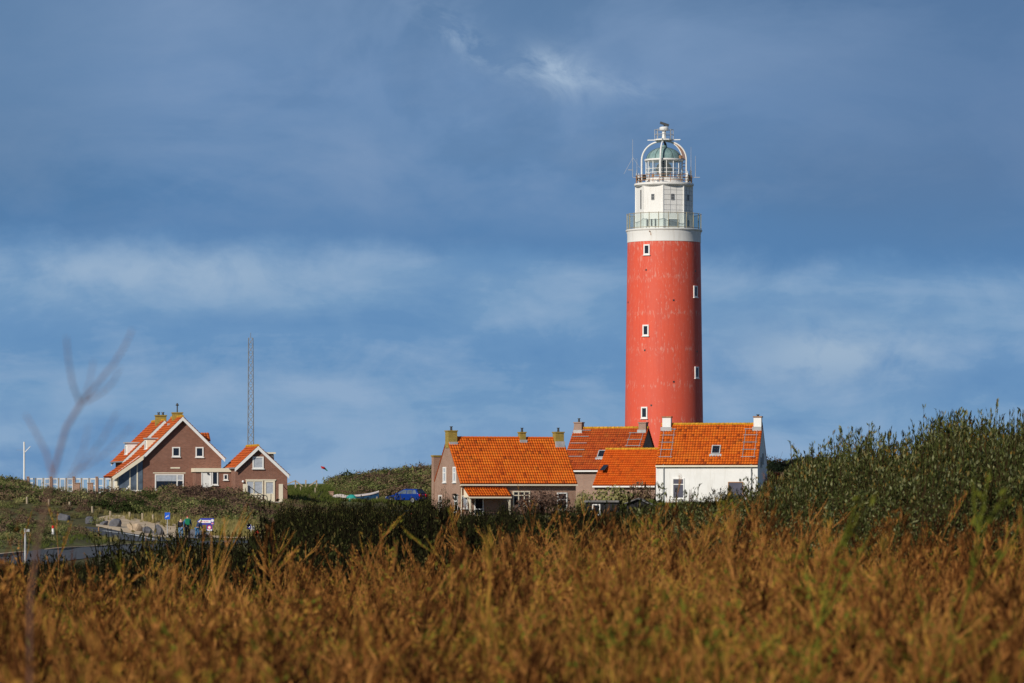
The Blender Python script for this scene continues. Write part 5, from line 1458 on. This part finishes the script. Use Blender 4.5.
def bush_variant(n, leaf, flat=0.8, seed=0, twigs=0, up=0.3):
    """a lumpy crown: leaves lie mostly along the outer surface of several lobes"""
    r = np.random.default_rng(seed)
    lobes = [(np.array([0, 0, 0.35]), 0.62)] + [(np.array([cos(a) * 0.5, sin(a) * 0.5, r.uniform(0.1, 0.45)]), r.uniform(0.3, 0.5)) for a in r.uniform(0, 2 * pi, 5)]
    cs, ds = [], []
    w = np.array([l[1] ** 2 for l in lobes]); pick = r.choice(len(lobes), n, p=w / w.sum())
    d = r.normal(size=(n, 3)); d[:, 2] = np.abs(d[:, 2]) * 1.1 - 0.25; d /= np.linalg.norm(d, axis=1, keepdims=True)
    c = np.array([lobes[k][0] for k in pick]) + d * (np.array([lobes[k][1] for k in pick]) * r.uniform(0.72, 1.06, n))[:, None]
    c[:, 2] = np.maximum(c[:, 2], 0.02) * flat
    q = np.cross(d, r.normal(size=(n, 3))); q[:, 2] += up; q /= np.linalg.norm(q, axis=1, keepdims=True)
    nrm = d + r.normal(0, 0.45, (n, 3))
    a_ = np.cross(q, nrm); a_ /= np.linalg.norm(a_, axis=1, keepdims=True) + 1e-9
    L = (leaf * r.uniform(0.7, 1.4, n))[:, None]; W = L * 0.5
    v = np.stack([c - q * L / 2, c + a_ * W / 2, c + q * L / 2, c - a_ * W / 2], 1).reshape(-1, 3)
    t = r.normal(0.45, 0.11, n)
    vs = [v]; ts = [t]
    for i in range(twigs):
        a = r.random() * 2 * pi; k = r.uniform(0.1, 0.6)
        p1 = np.array([cos(a) * k, sin(a) * k, flat * r.uniform(0.85, 1.25)])
        q = np.array(stick([cos(a) * k * 0.3, sin(a) * k * 0.3, 0], p1, 0.014, 0.005)); vs.append(q); ts.append(np.full(3, 0.05))
    return np.concatenate(vs), np.concatenate(ts)

def region(n, px0, px1, y0, y1, fn=None):
    """random ground points between sight lines, uniform in area"""
    Y = np.sqrt(rng.uniform(y0 * y0, y1 * y1, n)); px = rng.uniform(px0, px1, n)
    X = (px - 512) / F * Y
    if fn is not None:
        k = fn(px, Y); X, Y, px = X[k], Y[k], px[k]
    return X, Y, px, H(X, Y)

SCRUB = [(0.0, (0.09, 0.055, 0.042)), (0.2, (0.18, 0.115, 0.08)), (0.4, (0.21, 0.155, 0.08)), (0.56, (0.13, 0.145, 0.05)), (0.76, (0.15, 0.18, 0.055)), (1.0, (0.32, 0.28, 0.12))]
M['scrub'] = leafmat('dune_scrub_leaf', SCRUB)
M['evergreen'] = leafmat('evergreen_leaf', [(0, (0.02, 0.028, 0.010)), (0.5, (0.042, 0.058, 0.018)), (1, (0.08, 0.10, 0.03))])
M['dark'] = leafmat('shaded_thicket_leaf', [(0, (0.008, 0.006, 0.004)), (0.35, (0.016, 0.014, 0.007)), (0.6, (0.020, 0.024, 0.008)), (0.82, (0.05, 0.055, 0.016)), (1, (0.13, 0.10, 0.035))], 0.15)  # near-black leaf colours stand in for shade lying over the thicket
M['sallow'] = leafmat('grey_green_willow_leaf', [(0, (0.05, 0.03, 0.015)), (0.25, (0.032, 0.038, 0.010)), (0.5, (0.066, 0.076, 0.022)), (0.7, (0.13, 0.145, 0.045)), (0.9, (0.30, 0.30, 0.15)), (1, (0.24, 0.14, 0.03))], 0.3)
M['heath'] = leafmat('rust_brown_shrub', [(0, (0.03, 0.012, 0.006)), (0.2, (0.10, 0.036, 0.012)), (0.4, (0.29, 0.112, 0.028)), (0.6, (0.49, 0.222, 0.066)), (0.76, (0.45, 0.235, 0.045)), (0.9, (0.26, 0.19, 0.025)), (1, (0.13, 0.14, 0.02))], 0.25)
M['marram'] = leafmat('marram_grass_blade', [(0, (0.12, 0.12, 0.03)), (0.5, (0.33, 0.28, 0.10)), (1, (0.46, 0.37, 0.17))], 0.25)
M['turf'] = leafmat('dune_turf_blade', [(0, (0.05, 0.08, 0.015)), (0.5, (0.12, 0.15, 0.035)), (1, (0.2, 0.19, 0.06))], 0.25)

bushes = [bush_variant(300, 0.15, 0.85, s, 4) for s in range(6)]
# --- scrub over the left dune, the hillock, the mounds before the houses
def dune_scrub():
    P_, S_, T_ = [], [], []
    def grp(n, px0, px1, y0, y1, smin, smax, t0, fn=None):
        X, Y, px, Z = region(n, px0, px1, y0, y1, fn)
        m = len(X); s = rng.uniform(smin, smax, m)
        patch = 0.22 * np.sin(X * 0.55 + 1.7 * np.sin(Y * 0.23)) + 0.12 * np.sin(X * 1.3 + Y * 0.8)
        P_.append(np.stack([X, Y, Z - s * 0.12], 1)); S_.append(np.stack([s, s, s * rng.uniform(0.65, 1.1, m)], 1)); T_.append(patch + t0 + rng.normal(0, 0.15, m))
    # dune face and top; keep the house plots, the sand and the roads clear
    grp(640, -160, 112, 344, 372, 0.6, 1.5, 0.0, lambda px, Y: (px < 24) | (Y < 359))
    grp(70, 24, 112, 359, 366, 0.3, 0.55, 0.0)
    grp(260, -160, 100, 331, 345, 0.3, 0.7, 0.05)
    grp(300, -160, 30, 372, 392, 0.5, 1.0, -0.05)
    grp(230, 108, 252, 343, 372, 0.7, 1.4, -0.06)
    grp(110, 165, 250, 352, 368, 1.2, 1.9, -0.16)
    grp(140, 180, 262, 337, 356, 0.8, 1.5, 0.10)
    grp(200, 255, 300, 335, 364, 0.5, 1.1, -0.16)
    grp(350, 285, 340, 345, 385, 0.4, 0.7, 0.02)
    # hillock between the two roads
    grp(520, -160, 108, 246, 312, 0.4, 1.0, 0.03, lambda px, Y: ((px - 512) / F * Y < -31.2) & (Y < 314 - np.maximum(px, 0) * 0.12))
    # hill behind boat and car, far right hill
    grp(620, 333, 470, 424, 478, 0.8, 1.9, 0.02)
    grp(150, 335, 432, 414, 426, 0.4, 0.8, 0.12)
    grp(650, 735, 1150, 440, 485, 0.9, 2.0, 0.12)
    grp(500, -160, 230, 400, 440, 0.4, 0.8, 0.0)
    pos = np.concatenate(P_); S = np.concatenate(S_); tt_ = np.concatenate(T_)
    scatter('dune_scrub', bushes, pos, S, rng.uniform(0, 2 * pi, len(pos)), tt_, 'scrub')
    P_.clear(); S_.clear(); T_.clear()
    grp(95, -160, 110, 344, 368, 0.7, 1.7, 0.0, lambda px, Y: (px < 24) | (Y < 357))
    grp(60, 108, 258, 341, 362, 0.7, 1.5, 0.0)
    grp(36, -160, 70, 262, 300, 0.5, 1.0, 0.0, lambda px, Y: ((px - 512) / F * Y < -31.8))
    grp(60, 345, 440, 424, 462, 0.9, 2.0, 0.0)
    grp(60, 745, 1000, 440, 475, 1.0, 2.2, 0.05)
    pos = np.concatenate(P_); S = np.concatenate(S_); tt_ = np.concatenate(T_)
    scatter('evergreen_scrub', bushes, pos, S, rng.uniform(0, 2 * pi, len(pos)), tt_, 'evergreen')
dune_scrub()

def grass_tuft(n, seed, spread=0.35):
    r = np.random.default_rng(seed); vs = []
    for i in range(n):
        a = r.random() * 2 * pi; h = r.uniform(0.6, 1.1); out = r.uniform(0.05, 0.45); w = 0.022
        b = np.array([cos(a), sin(a), 0]) * r.random() * spread; o = np.array([cos(a), sin(a), 0]); sd_ = np.array([-sin(a), cos(a), 0]) * w
        m = b + o * out * 0.4 + np.array([0, 0, h * 0.6]); t = b + o * out + np.array([0, 0, h])
        vs += [b - sd_, b + sd_, m + sd_ * 0.8, m - sd_ * 0.8, m - sd_ * 0.8, m + sd_ * 0.8, t + sd_ * 0.1, t - sd_ * 0.1]
    v = np.array(vs); return v, np.repeat(r.normal(0.5, 0.15, n), 2)
tufts = [grass_tuft(26, s) for s in range(4)]
def marram():
    P_, S_ = [], []
    def grp(n, px0, px1, y0, y1, a, b, fn=None):
        X, Y, px, Z = region(n, px0, px1, y0, y1, fn); P_.append(np.stack([X, Y, Z - 0.05], 1)); S_.append(rng.uniform(a, b, len(X)))
    grp(800, 178, 256, 316, 336, 0.35, 0.75)
    grp(40, 150, 180, 330, 340, 0.4, 0.8)
    grp(60, 96, 160, 333, 341, 0.3, 0.6)
    grp(160, 225, 300, 311, 322, 0.3, 0.7)
    grp(120, 40, 118, 296, 312, 0.25, 0.5, lambda px, Y: Y < 312 - (px - 40) * 0.1)
    pos = np.concatenate(P_); s = np.concatenate(S_)
    scatter('marram_grass', tufts, pos, s, rng.uniform(0, 2 * pi, len(pos)), rng.normal(0, 0.12, len(pos)), 'marram')
    P_.clear(); S_.clear()
    grp(1900, 284, 340, 376, 440, 0.25, 0.5)
    grp(900, 335, 440, 398, 416, 0.25, 0.5)
    grp(700, 588, 665, 374, 398, 0.3, 0.7)
    grp(500, 20, 112, 255, 308, 0.2, 0.4, lambda px, Y: ((px - 512) / F * Y < -29.6) & (Y < 312 - px * 0.06))
    grp(500, 658, 790, 366, 380, 0.25, 0.45)
    pos = np.concatenate(P_); s = np.concatenate(S_)
    scatter('turf', tufts, pos, s, rng.uniform(0, 2 * pi, len(pos)), rng.normal(0, 0.12, len(pos)), 'turf')
marram()

# --- dark thicket across the middle distance
def dark_variant(seed):
    r = np.random.default_rng(seed); vs, ts = [], []
    for k in range(9):
        a = r.random() * 2 * pi; b = np.array([cos(a), sin(a), 0]) * r.uniform(0, 0.35)
        t = b + np.array([cos(a) * r.uniform(0, 0.3), sin(a) * r.uniform(0, 0.3), r.uniform(0.65, 1.1)])
        vs += stick(b, t, 0.012, 0.004); ts += [0.1] * 3
        n = 26; u = r.uniform(0.15, 1.0, n); c = b + (t - b) * u[:, None] + r.normal(0, 0.07, (n, 3))
        dd = (t - b) + r.normal(0, 0.5, (n, 3))
        vs += list(leaves(c, dd, r.uniform(0.05, 0.1, n), 0.03, r)); ts += list(r.normal(0.45, 0.15, n))
    return np.array(vs), np.array(ts)
darks = [dark_variant(s) for s in range(6)]
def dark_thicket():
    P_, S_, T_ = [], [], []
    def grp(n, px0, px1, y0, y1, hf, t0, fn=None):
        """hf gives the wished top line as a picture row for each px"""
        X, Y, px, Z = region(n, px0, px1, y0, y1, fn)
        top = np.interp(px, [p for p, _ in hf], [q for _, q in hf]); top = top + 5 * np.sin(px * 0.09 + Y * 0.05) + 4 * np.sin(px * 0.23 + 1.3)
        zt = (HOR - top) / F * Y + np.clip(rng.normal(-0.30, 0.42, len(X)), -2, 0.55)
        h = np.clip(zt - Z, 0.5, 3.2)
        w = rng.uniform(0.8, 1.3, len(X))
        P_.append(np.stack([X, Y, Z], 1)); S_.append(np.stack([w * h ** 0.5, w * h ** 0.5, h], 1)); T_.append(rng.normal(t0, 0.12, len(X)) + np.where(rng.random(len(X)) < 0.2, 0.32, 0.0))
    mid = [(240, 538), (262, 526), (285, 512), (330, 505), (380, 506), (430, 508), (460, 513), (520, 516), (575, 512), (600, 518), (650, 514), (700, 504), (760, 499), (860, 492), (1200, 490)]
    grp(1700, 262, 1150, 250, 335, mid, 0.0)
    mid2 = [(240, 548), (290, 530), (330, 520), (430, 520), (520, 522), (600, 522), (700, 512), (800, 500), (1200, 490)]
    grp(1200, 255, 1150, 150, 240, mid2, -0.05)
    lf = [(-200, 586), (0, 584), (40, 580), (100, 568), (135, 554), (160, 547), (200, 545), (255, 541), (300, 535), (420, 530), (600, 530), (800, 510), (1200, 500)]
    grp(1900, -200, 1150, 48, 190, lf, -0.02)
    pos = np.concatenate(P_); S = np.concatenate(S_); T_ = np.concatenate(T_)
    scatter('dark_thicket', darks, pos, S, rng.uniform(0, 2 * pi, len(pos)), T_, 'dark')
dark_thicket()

# --- tall leafy willow scrub on the right
def shoot_variant(seed):
    r = np.random.default_rng(seed); vs, ts = [], []
    for k in range(4):
        a = r.random() * 2 * pi; b = np.array([cos(a), sin(a), 0]) * r.uniform(0, 0.16)
        ln_ = r.uniform(0.68, 1.0); t = b + np.array([r.normal(0, 0.10) + 0.05, r.normal(0, 0.10), ln_])
        mid_ = (b + t) / 2 + r.normal(0, 0.02, 3)
        vs += stick(b, mid_, 0.006, 0.005) + stick(mid_, t, 0.005, 0.002); ts += [0.0] * 6
        n = 46; u = r.uniform(0.15, 1.0, n) ** 0.8; c = b + (t - b) * u[:, None] + r.normal(0, 0.034, (n, 3)) * (1.25 - u[:, None]) * np.array([1, 1, .6])
        out = r.normal(0, 0.42, (n, 3)); dd = (t - b) / ln_ * 0.9 + out
        ll = r.uniform(0.028, 0.054, n)
        vs += list(leaves(c + dd * 0.012, dd, ll, ll * 0.34, r)); ts += list(r.normal(0.5, 0.2, n))
    return np.array(vs), np.array(ts)
shoots = [shoot_variant(s) for s in range(8)]
def willow():
    X, Y, px, Z = region(4300, 640, 1380, 44, 92)
    top = np.interp(px, [600, 680, 740, 775, 800, 850, 900, 920, 950, 1024, 1250], [532, 514, 494, 480, 461, 452, 444, 424, 416, 420, 418])
    top = top + 10 * np.sin(px * 0.05) * np.sin(px * 0.023 + 1) + 11 * np.sin(px * 0.17 + Y * 0.4) * np.sin(px * 0.071 + 0.5) + 4
    front = np.clip((60 - Y) / 16, 0, 1)
    zt = (HOR - (top + front * 75)) / F * Y + np.clip(rng.normal(-0.20, 0.32, len(X)), -1.0, 0.34)
    h = zt - Z; k = h > 0.35; X, Y, Z, h = X[k], Y[k], Z[k], h[k]
    w = rng.uniform(1.1, 2.0, len(X))
    tn = rng.normal(0.0, 0.14, len(X)) + np.where(rng.random(len(X)) < 0.06, 0.4, 0.0)
    scatter('willow_scrub', shoots, np.stack([X, Y, Z], 1), np.stack([w, w, h], 1), rng.uniform(0, 2 * pi, len(X)), tn, 'sallow', lean=np.stack([rng.normal(0.07, 0.07, len(X)), rng.normal(0, 0.05, len(X))], 1))
willow()

# --- rusty brown shrubs filling the foreground
def heath_variant(seed, full=1.0):
    """upright rusty stems that carry a dense plume of short side twigs"""
    r = np.random.default_rng(seed); vs, ts = [], []
    for k in range(2):
        b = r.normal(0, 0.04, 3); b[2] = 0
        bend = r.normal(0, 0.17, 2); tall = 0.70 + 0.22 * r.random()
        nseg = 4; pts = [b]
        for i in range(1, nseg + 1):
            t = i / nseg; pts.append(b + np.array([bend[0] * t * t + r.normal(0, .01), bend[1] * t * t + r.normal(0, .01), t * tall]))
        base = r.normal(0.38, 0.12)
        for i in range(nseg):
            vs += stick(pts[i], pts[i + 1], 0.007 - 0.0012 * i, 0.0058 - 0.0012 * i); ts += [base - 0.15] * 3
        low = r.uniform(0.35, 0.6)
        for j in range(int(20 * full)):
            u = r.uniform(low, 0.99); f = u * nseg; i = min(nseg - 1, int(f)); p = pts[i] + (pts[i + 1] - pts[i]) * (f - i)
            a = r.random() * 2 * pi; L = r.uniform(0.07, 0.20) * (1.25 - u * 0.75)
            q = p + np.array([cos(a) * L * 0.30, sin(a) * L * 0.30, L * 0.95])
            vs += stick(p, q, 0.0034, 0.0016); ts += [base] * 3
            n = 5; w = r.uniform(0.1, 1.0, n); c = p + (q - p) * w[:, None] + r.normal(0, 0.007, (n, 3))
            dd = (q - p) / L + r.normal(0, 0.22, (n, 3)) + np.array([0, 0, 0.3]); ll = r.uniform(0.03, 0.07, n)
            vs += list(leaves(c, dd, ll, ll * 0.10, r)); ts += list(r.normal(base + 0.12, 0.20, n))
    return np.array(vs), np.array(ts)
def branchy_variant(seed, leafy=False):
    """loose crooked twigs; the leafy kind carries small broad yellow green leaves"""
    r = np.random.default_rng(seed); vs, ts = [], []
    for k in range(2):
        b = r.normal(0, 0.05, 3); b[2] = 0; p = b; d = np.array([r.normal(0, .2), r.normal(0, .2), 1.0]); base = r.normal(0.34, 0.1)
        for i in range(5):
            d = d + r.normal(0, 0.17, 3); d /= np.linalg.norm(d); q = p + d * 0.19
            vs += stick(p, q, 0.0065 - 0.001 * i, 0.0055 - 0.001 * i); ts += [base - 0.08] * 3
            for j in range(3 if i else 1):
                a = r.random() * 2 * pi; L = r.uniform(0.12, 0.32) * (1.1 - 0.12 * i)
                e = d * 0.8 + np.array([cos(a), sin(a), 0.2]) * 0.65; m = q + e * L * 0.55; t2 = m + (e + np.array([0, 0, 0.45])) * L * 0.45
                vs += stick(q, m, 0.0034, 0.0026) + stick(m, t2, 0.0026, 0.0012); ts += [base] * 6
                n = 9 if leafy else 6; w = r.uniform(0.2, 1.0, n); c = q + (t2 - q) * w[:, None] + r.normal(0, 0.008, (n, 3))
                dd = e + r.normal(0, 0.4, (n, 3)); ll = r.uniform(0.018, 0.034, n)
                vs += list(leaves(c, dd, ll, ll * (0.42 if leafy else 0.18), r)); ts += list(r.normal(0.84 if leafy else base + 0.16, 0.12, n))
            p = q
    v = np.array(vs); v[:, 2] *= 1.0 / v[:, 2].max()
    return v, np.array(ts)
heaths = [heath_variant(s, f) for s, f in zip(range(9), (1, 1, .9, 1.1, .6, .5, 1, .4, .8))] + [branchy_variant(40 + s) for s in range(5)] + [branchy_variant(60 + s, True) for s in range(2)]
def heath():
    P_, S_, T_ = [], [], []
    line = [(-300, 622), (0, 620), (60, 616), (150, 618), (260, 616), (300, 606), (380, 608), (450, 598), (530, 582), (600, 574), (650, 576), (700, 574), (760, 572), (820, 574), (900, 576), (1024, 570), (1300, 566)]
    def grp(n, y0, y1, extra, jit, smax, px0=-150, px1=1180, skew=0.0, side=False):
        X, Y, px, Z = region(n, px0, px1, y0, y1)
        if side:        # the same heath carries on to both sides of the view
            sgn = np.where(rng.random(n) < 0.5, -1.0, 1.0); X = sgn * (0.16 * Y + rng.uniform(0, 9.0, n)); px = 512 + F * X / Y; Z = H(X, Y)
        top = np.interp(px, [p for p, _ in line], [q for _, q in line]) + extra + 14 * np.sin(px * 0.021 + Y * 0.3) + 10 * np.sin(px * 0.055 + Y * 0.7)
        top = top - np.abs(rng.normal(0, skew, len(X))) if skew else top
        zt = (HOR - top) / F * Y + rng.normal(0, jit, len(X))
        h = zt - Z; k = h > 0.25; X, Y, Z, h, px = X[k], Y[k], Z[k], np.minimum(h[k], smax), px[k]
        P_.append(np.stack([X, Y, Z], 1)); w = rng.uniform(0.75, 1.25, len(X)); S_.append(np.stack([w, w, h], 1))
        T_.append(0.09 * np.sin(X * 1.9 + 2 * np.sin(Y * 0.5)) + 0.07 * np.sin(px * 0.013 + Y * 0.9) + rng.normal(-0.01, 0.20, len(X)) + np.where((px > 560) & (Y < 24), 0.07, 0))
    grp(420, 11, 14, 56, 0.08, 1.5)
    grp(950, 14, 20, 36, 0.13, 1.5)
    grp(34, 5.6, 7.4, 6, 0.02, 1.5, px0=-150, px1=95)
    grp(1200, 20, 32, 12, 0.20, 1.6)
    grp(1250, 32, 50, -2, 0.26, 1.8)
    grp(150, 38, 52, -34, 0.12, 2.4, px0=262, px1=790, skew=14)
    # taller sprigs that rise out of the mass
    grp(90, 11, 18, 4, 0.03, 1.8, skew=36)
    grp(210, 18, 34, -8, 0.05, 1.9, skew=38)
    grp(220, 34, 48, -10, 0.08, 2.0, skew=32)
    grp(900, 9, 20, 40, 0.12, 1.5, side=True)
    grp(1300, 20, 50, 4, 0.2, 1.7, side=True)
    pos = np.concatenate(P_); S = np.concatenate(S_); T_ = np.concatenate(T_)
    ln_ = np.stack([rng.normal(0.06, 0.19, len(pos)), rng.normal(0, 0.08, len(pos))], 1)
    scatter('rust_brown_scrub', heaths, pos, S, rng.uniform(0, 2 * pi, len(pos)), T_, 'heath', lean=ln_)
heath()

# --- single shrubs and the tall bare twig
def shrub(name, px, Y, w, h, t, label, mat='scrub', n=700, leaf=0.12, seed=3, twigs=14):
    v, tt = bush_variant(n, leaf, 1.0, seed, twigs)
    c = at(px, Y); g = h1(c.x, Y)
    root = thing(name, label, 'shrub', (c.x, Y, g - 0.1))
    nf = n * 4
    S = np.array([w, w, h])
    o = fast_mesh('crown', v[:nf] * S, quads_index(n), np.clip(tt[:n] + t, 0, 1), mat); o.parent = root
    mb = MB(); r = random.Random(seed)
    for i in range(max(6, twigs)):
        a = r.random() * 6.28; k = r.random(); mb.cyl((cos(a) * w * k * 0.5, sin(a) * w * k * 0.3, 0), (cos(a) * w * k * 0.9, sin(a) * w * k * 0.5, h * r.uniform(0.6, 1.05)), 0.022, 0.008, 4, 0.2)
    mb.build('stem', 'twig', root)
shrub('round_bush', 98, 326, 0.85, 0.75, 0.28, 'round fresh green bush among the boulders at the verge', seed=4)
shrub('dark_evergreen_bush', 408, 431, 1.7, 1.3, 0.12, 'dark green rounded bush high on the scrub hill', mat='sallow', n=1100, leaf=0.2, seed=6)
shrub('garden_shrub', 444, 389, 0.9, 3.0, -0.18, 'thin dark shrub before the left gable of the brick cottage', n=420, leaf=0.1, seed=8)
shrub('yellow_green_bush', 583, 384, 1.3, 2.7, 0.5, 'yellow green bush at the right corner of the brick cottage', n=700, leaf=0.12, seed=9)
shrub('olive_bush', 614, 388, 2.6, 2.75, 0.5, 'olive yellow bush growing over the black shed roof', n=900, leaf=0.13, seed=10)
shrub('bare_bush', 641, 391, 2.1, 2.9, -0.2, 'greyish bare bush under the orange outhouse eave', n=800, leaf=0.1, seed=12)
shrub('bare_hedge', 541, 393, 3.4, 2.7, -0.4, 'dark leafless hedge before the front wall of the brick cottage', n=1000, leaf=0.10, seed=21, twigs=170)
shrub('wall_plant', 690, 375, 0.35, 1.7, 0.0, 'wispy dark plant before the white wall, under the window', n=90, leaf=0.09, seed=13)
shrub('corner_shrub', 733, 373, 1.3, 1.6, 0.05, 'spreading green shrub before the shuttered window of the white house', n=500, leaf=0.1, seed=14)
shrub('gable_shrub', 763, 372, 0.9, 2.0, 0.05, 'upright green shrub at the right corner of the white house', n=500, leaf=0.1, seed=15)

def tall_twig():
    Yt = 6.8; s = Yt / F
    b = at(28, Yt); g = h1(b.x, Yt)
    o = thing('tall_bare_twig', 'tall bare forked twig rising blurred against the sky at the left', 'twig', (b.x, Yt, g))
    def P(px, y, dy=0.0): return ((px - 28) * s, dy, zz(y, Yt) - g)
    main = [(0, 0, -0.05), P(30, 600), P(38, 540), P(52, 478), P(66, 428), P(82, 402)]
    def br(nm, pts, r0, r1):
        mb = MB(); k = len(pts) - 1
        for i in range(k): mb.cyl(pts[i], pts[i + 1], r0 + (r1 - r0) * i / k, r0 + (r1 - r0) * (i + 1) / k, 6, 0.6)
        return mb.build(nm, 'twig', o)
    br('stem', main, 0.0024, 0.0030)
    br('branch', [P(82, 402), P(95, 385, .02), P(112, 362, .04), P(122, 345, .05), P(129, 328, .06)], 0.00239, 0.00113)
    br('branch', [P(80, 403), P(74, 385, -.02), P(70.5, 362, -.03), P(69, 338, -.04)], 0.00214, 0.00113)
    br('branch', [P(84, 398), P(88, 380, .03), P(91, 360, .04)], 0.00126, 0.00076)
    br('branch', [P(86, 402), P(104, 393, -.03), P(116, 382, -.04), P(123, 368, -.05)], 0.00176, 0.00076)
    br('branch', [P(52, 474), P(44, 452, .03), P(32, 430, .04), P(22, 414, .05)], 0.00201, 0.00113)
    br('branch', [P(55, 500), P(78, 468, .03), P(98, 440, .06), P(112, 412, .08)], 0.00163, 0.00076)
    br('branch', [P(78, 470, .03), P(104, 452, .05), P(128, 424, .08)], 0.00126, 0.00076)
    br('branch', [P(66, 482, .03), P(80, 450, .05), P(85, 424, .06)], 0.00126, 0.00057)
tall_twig()
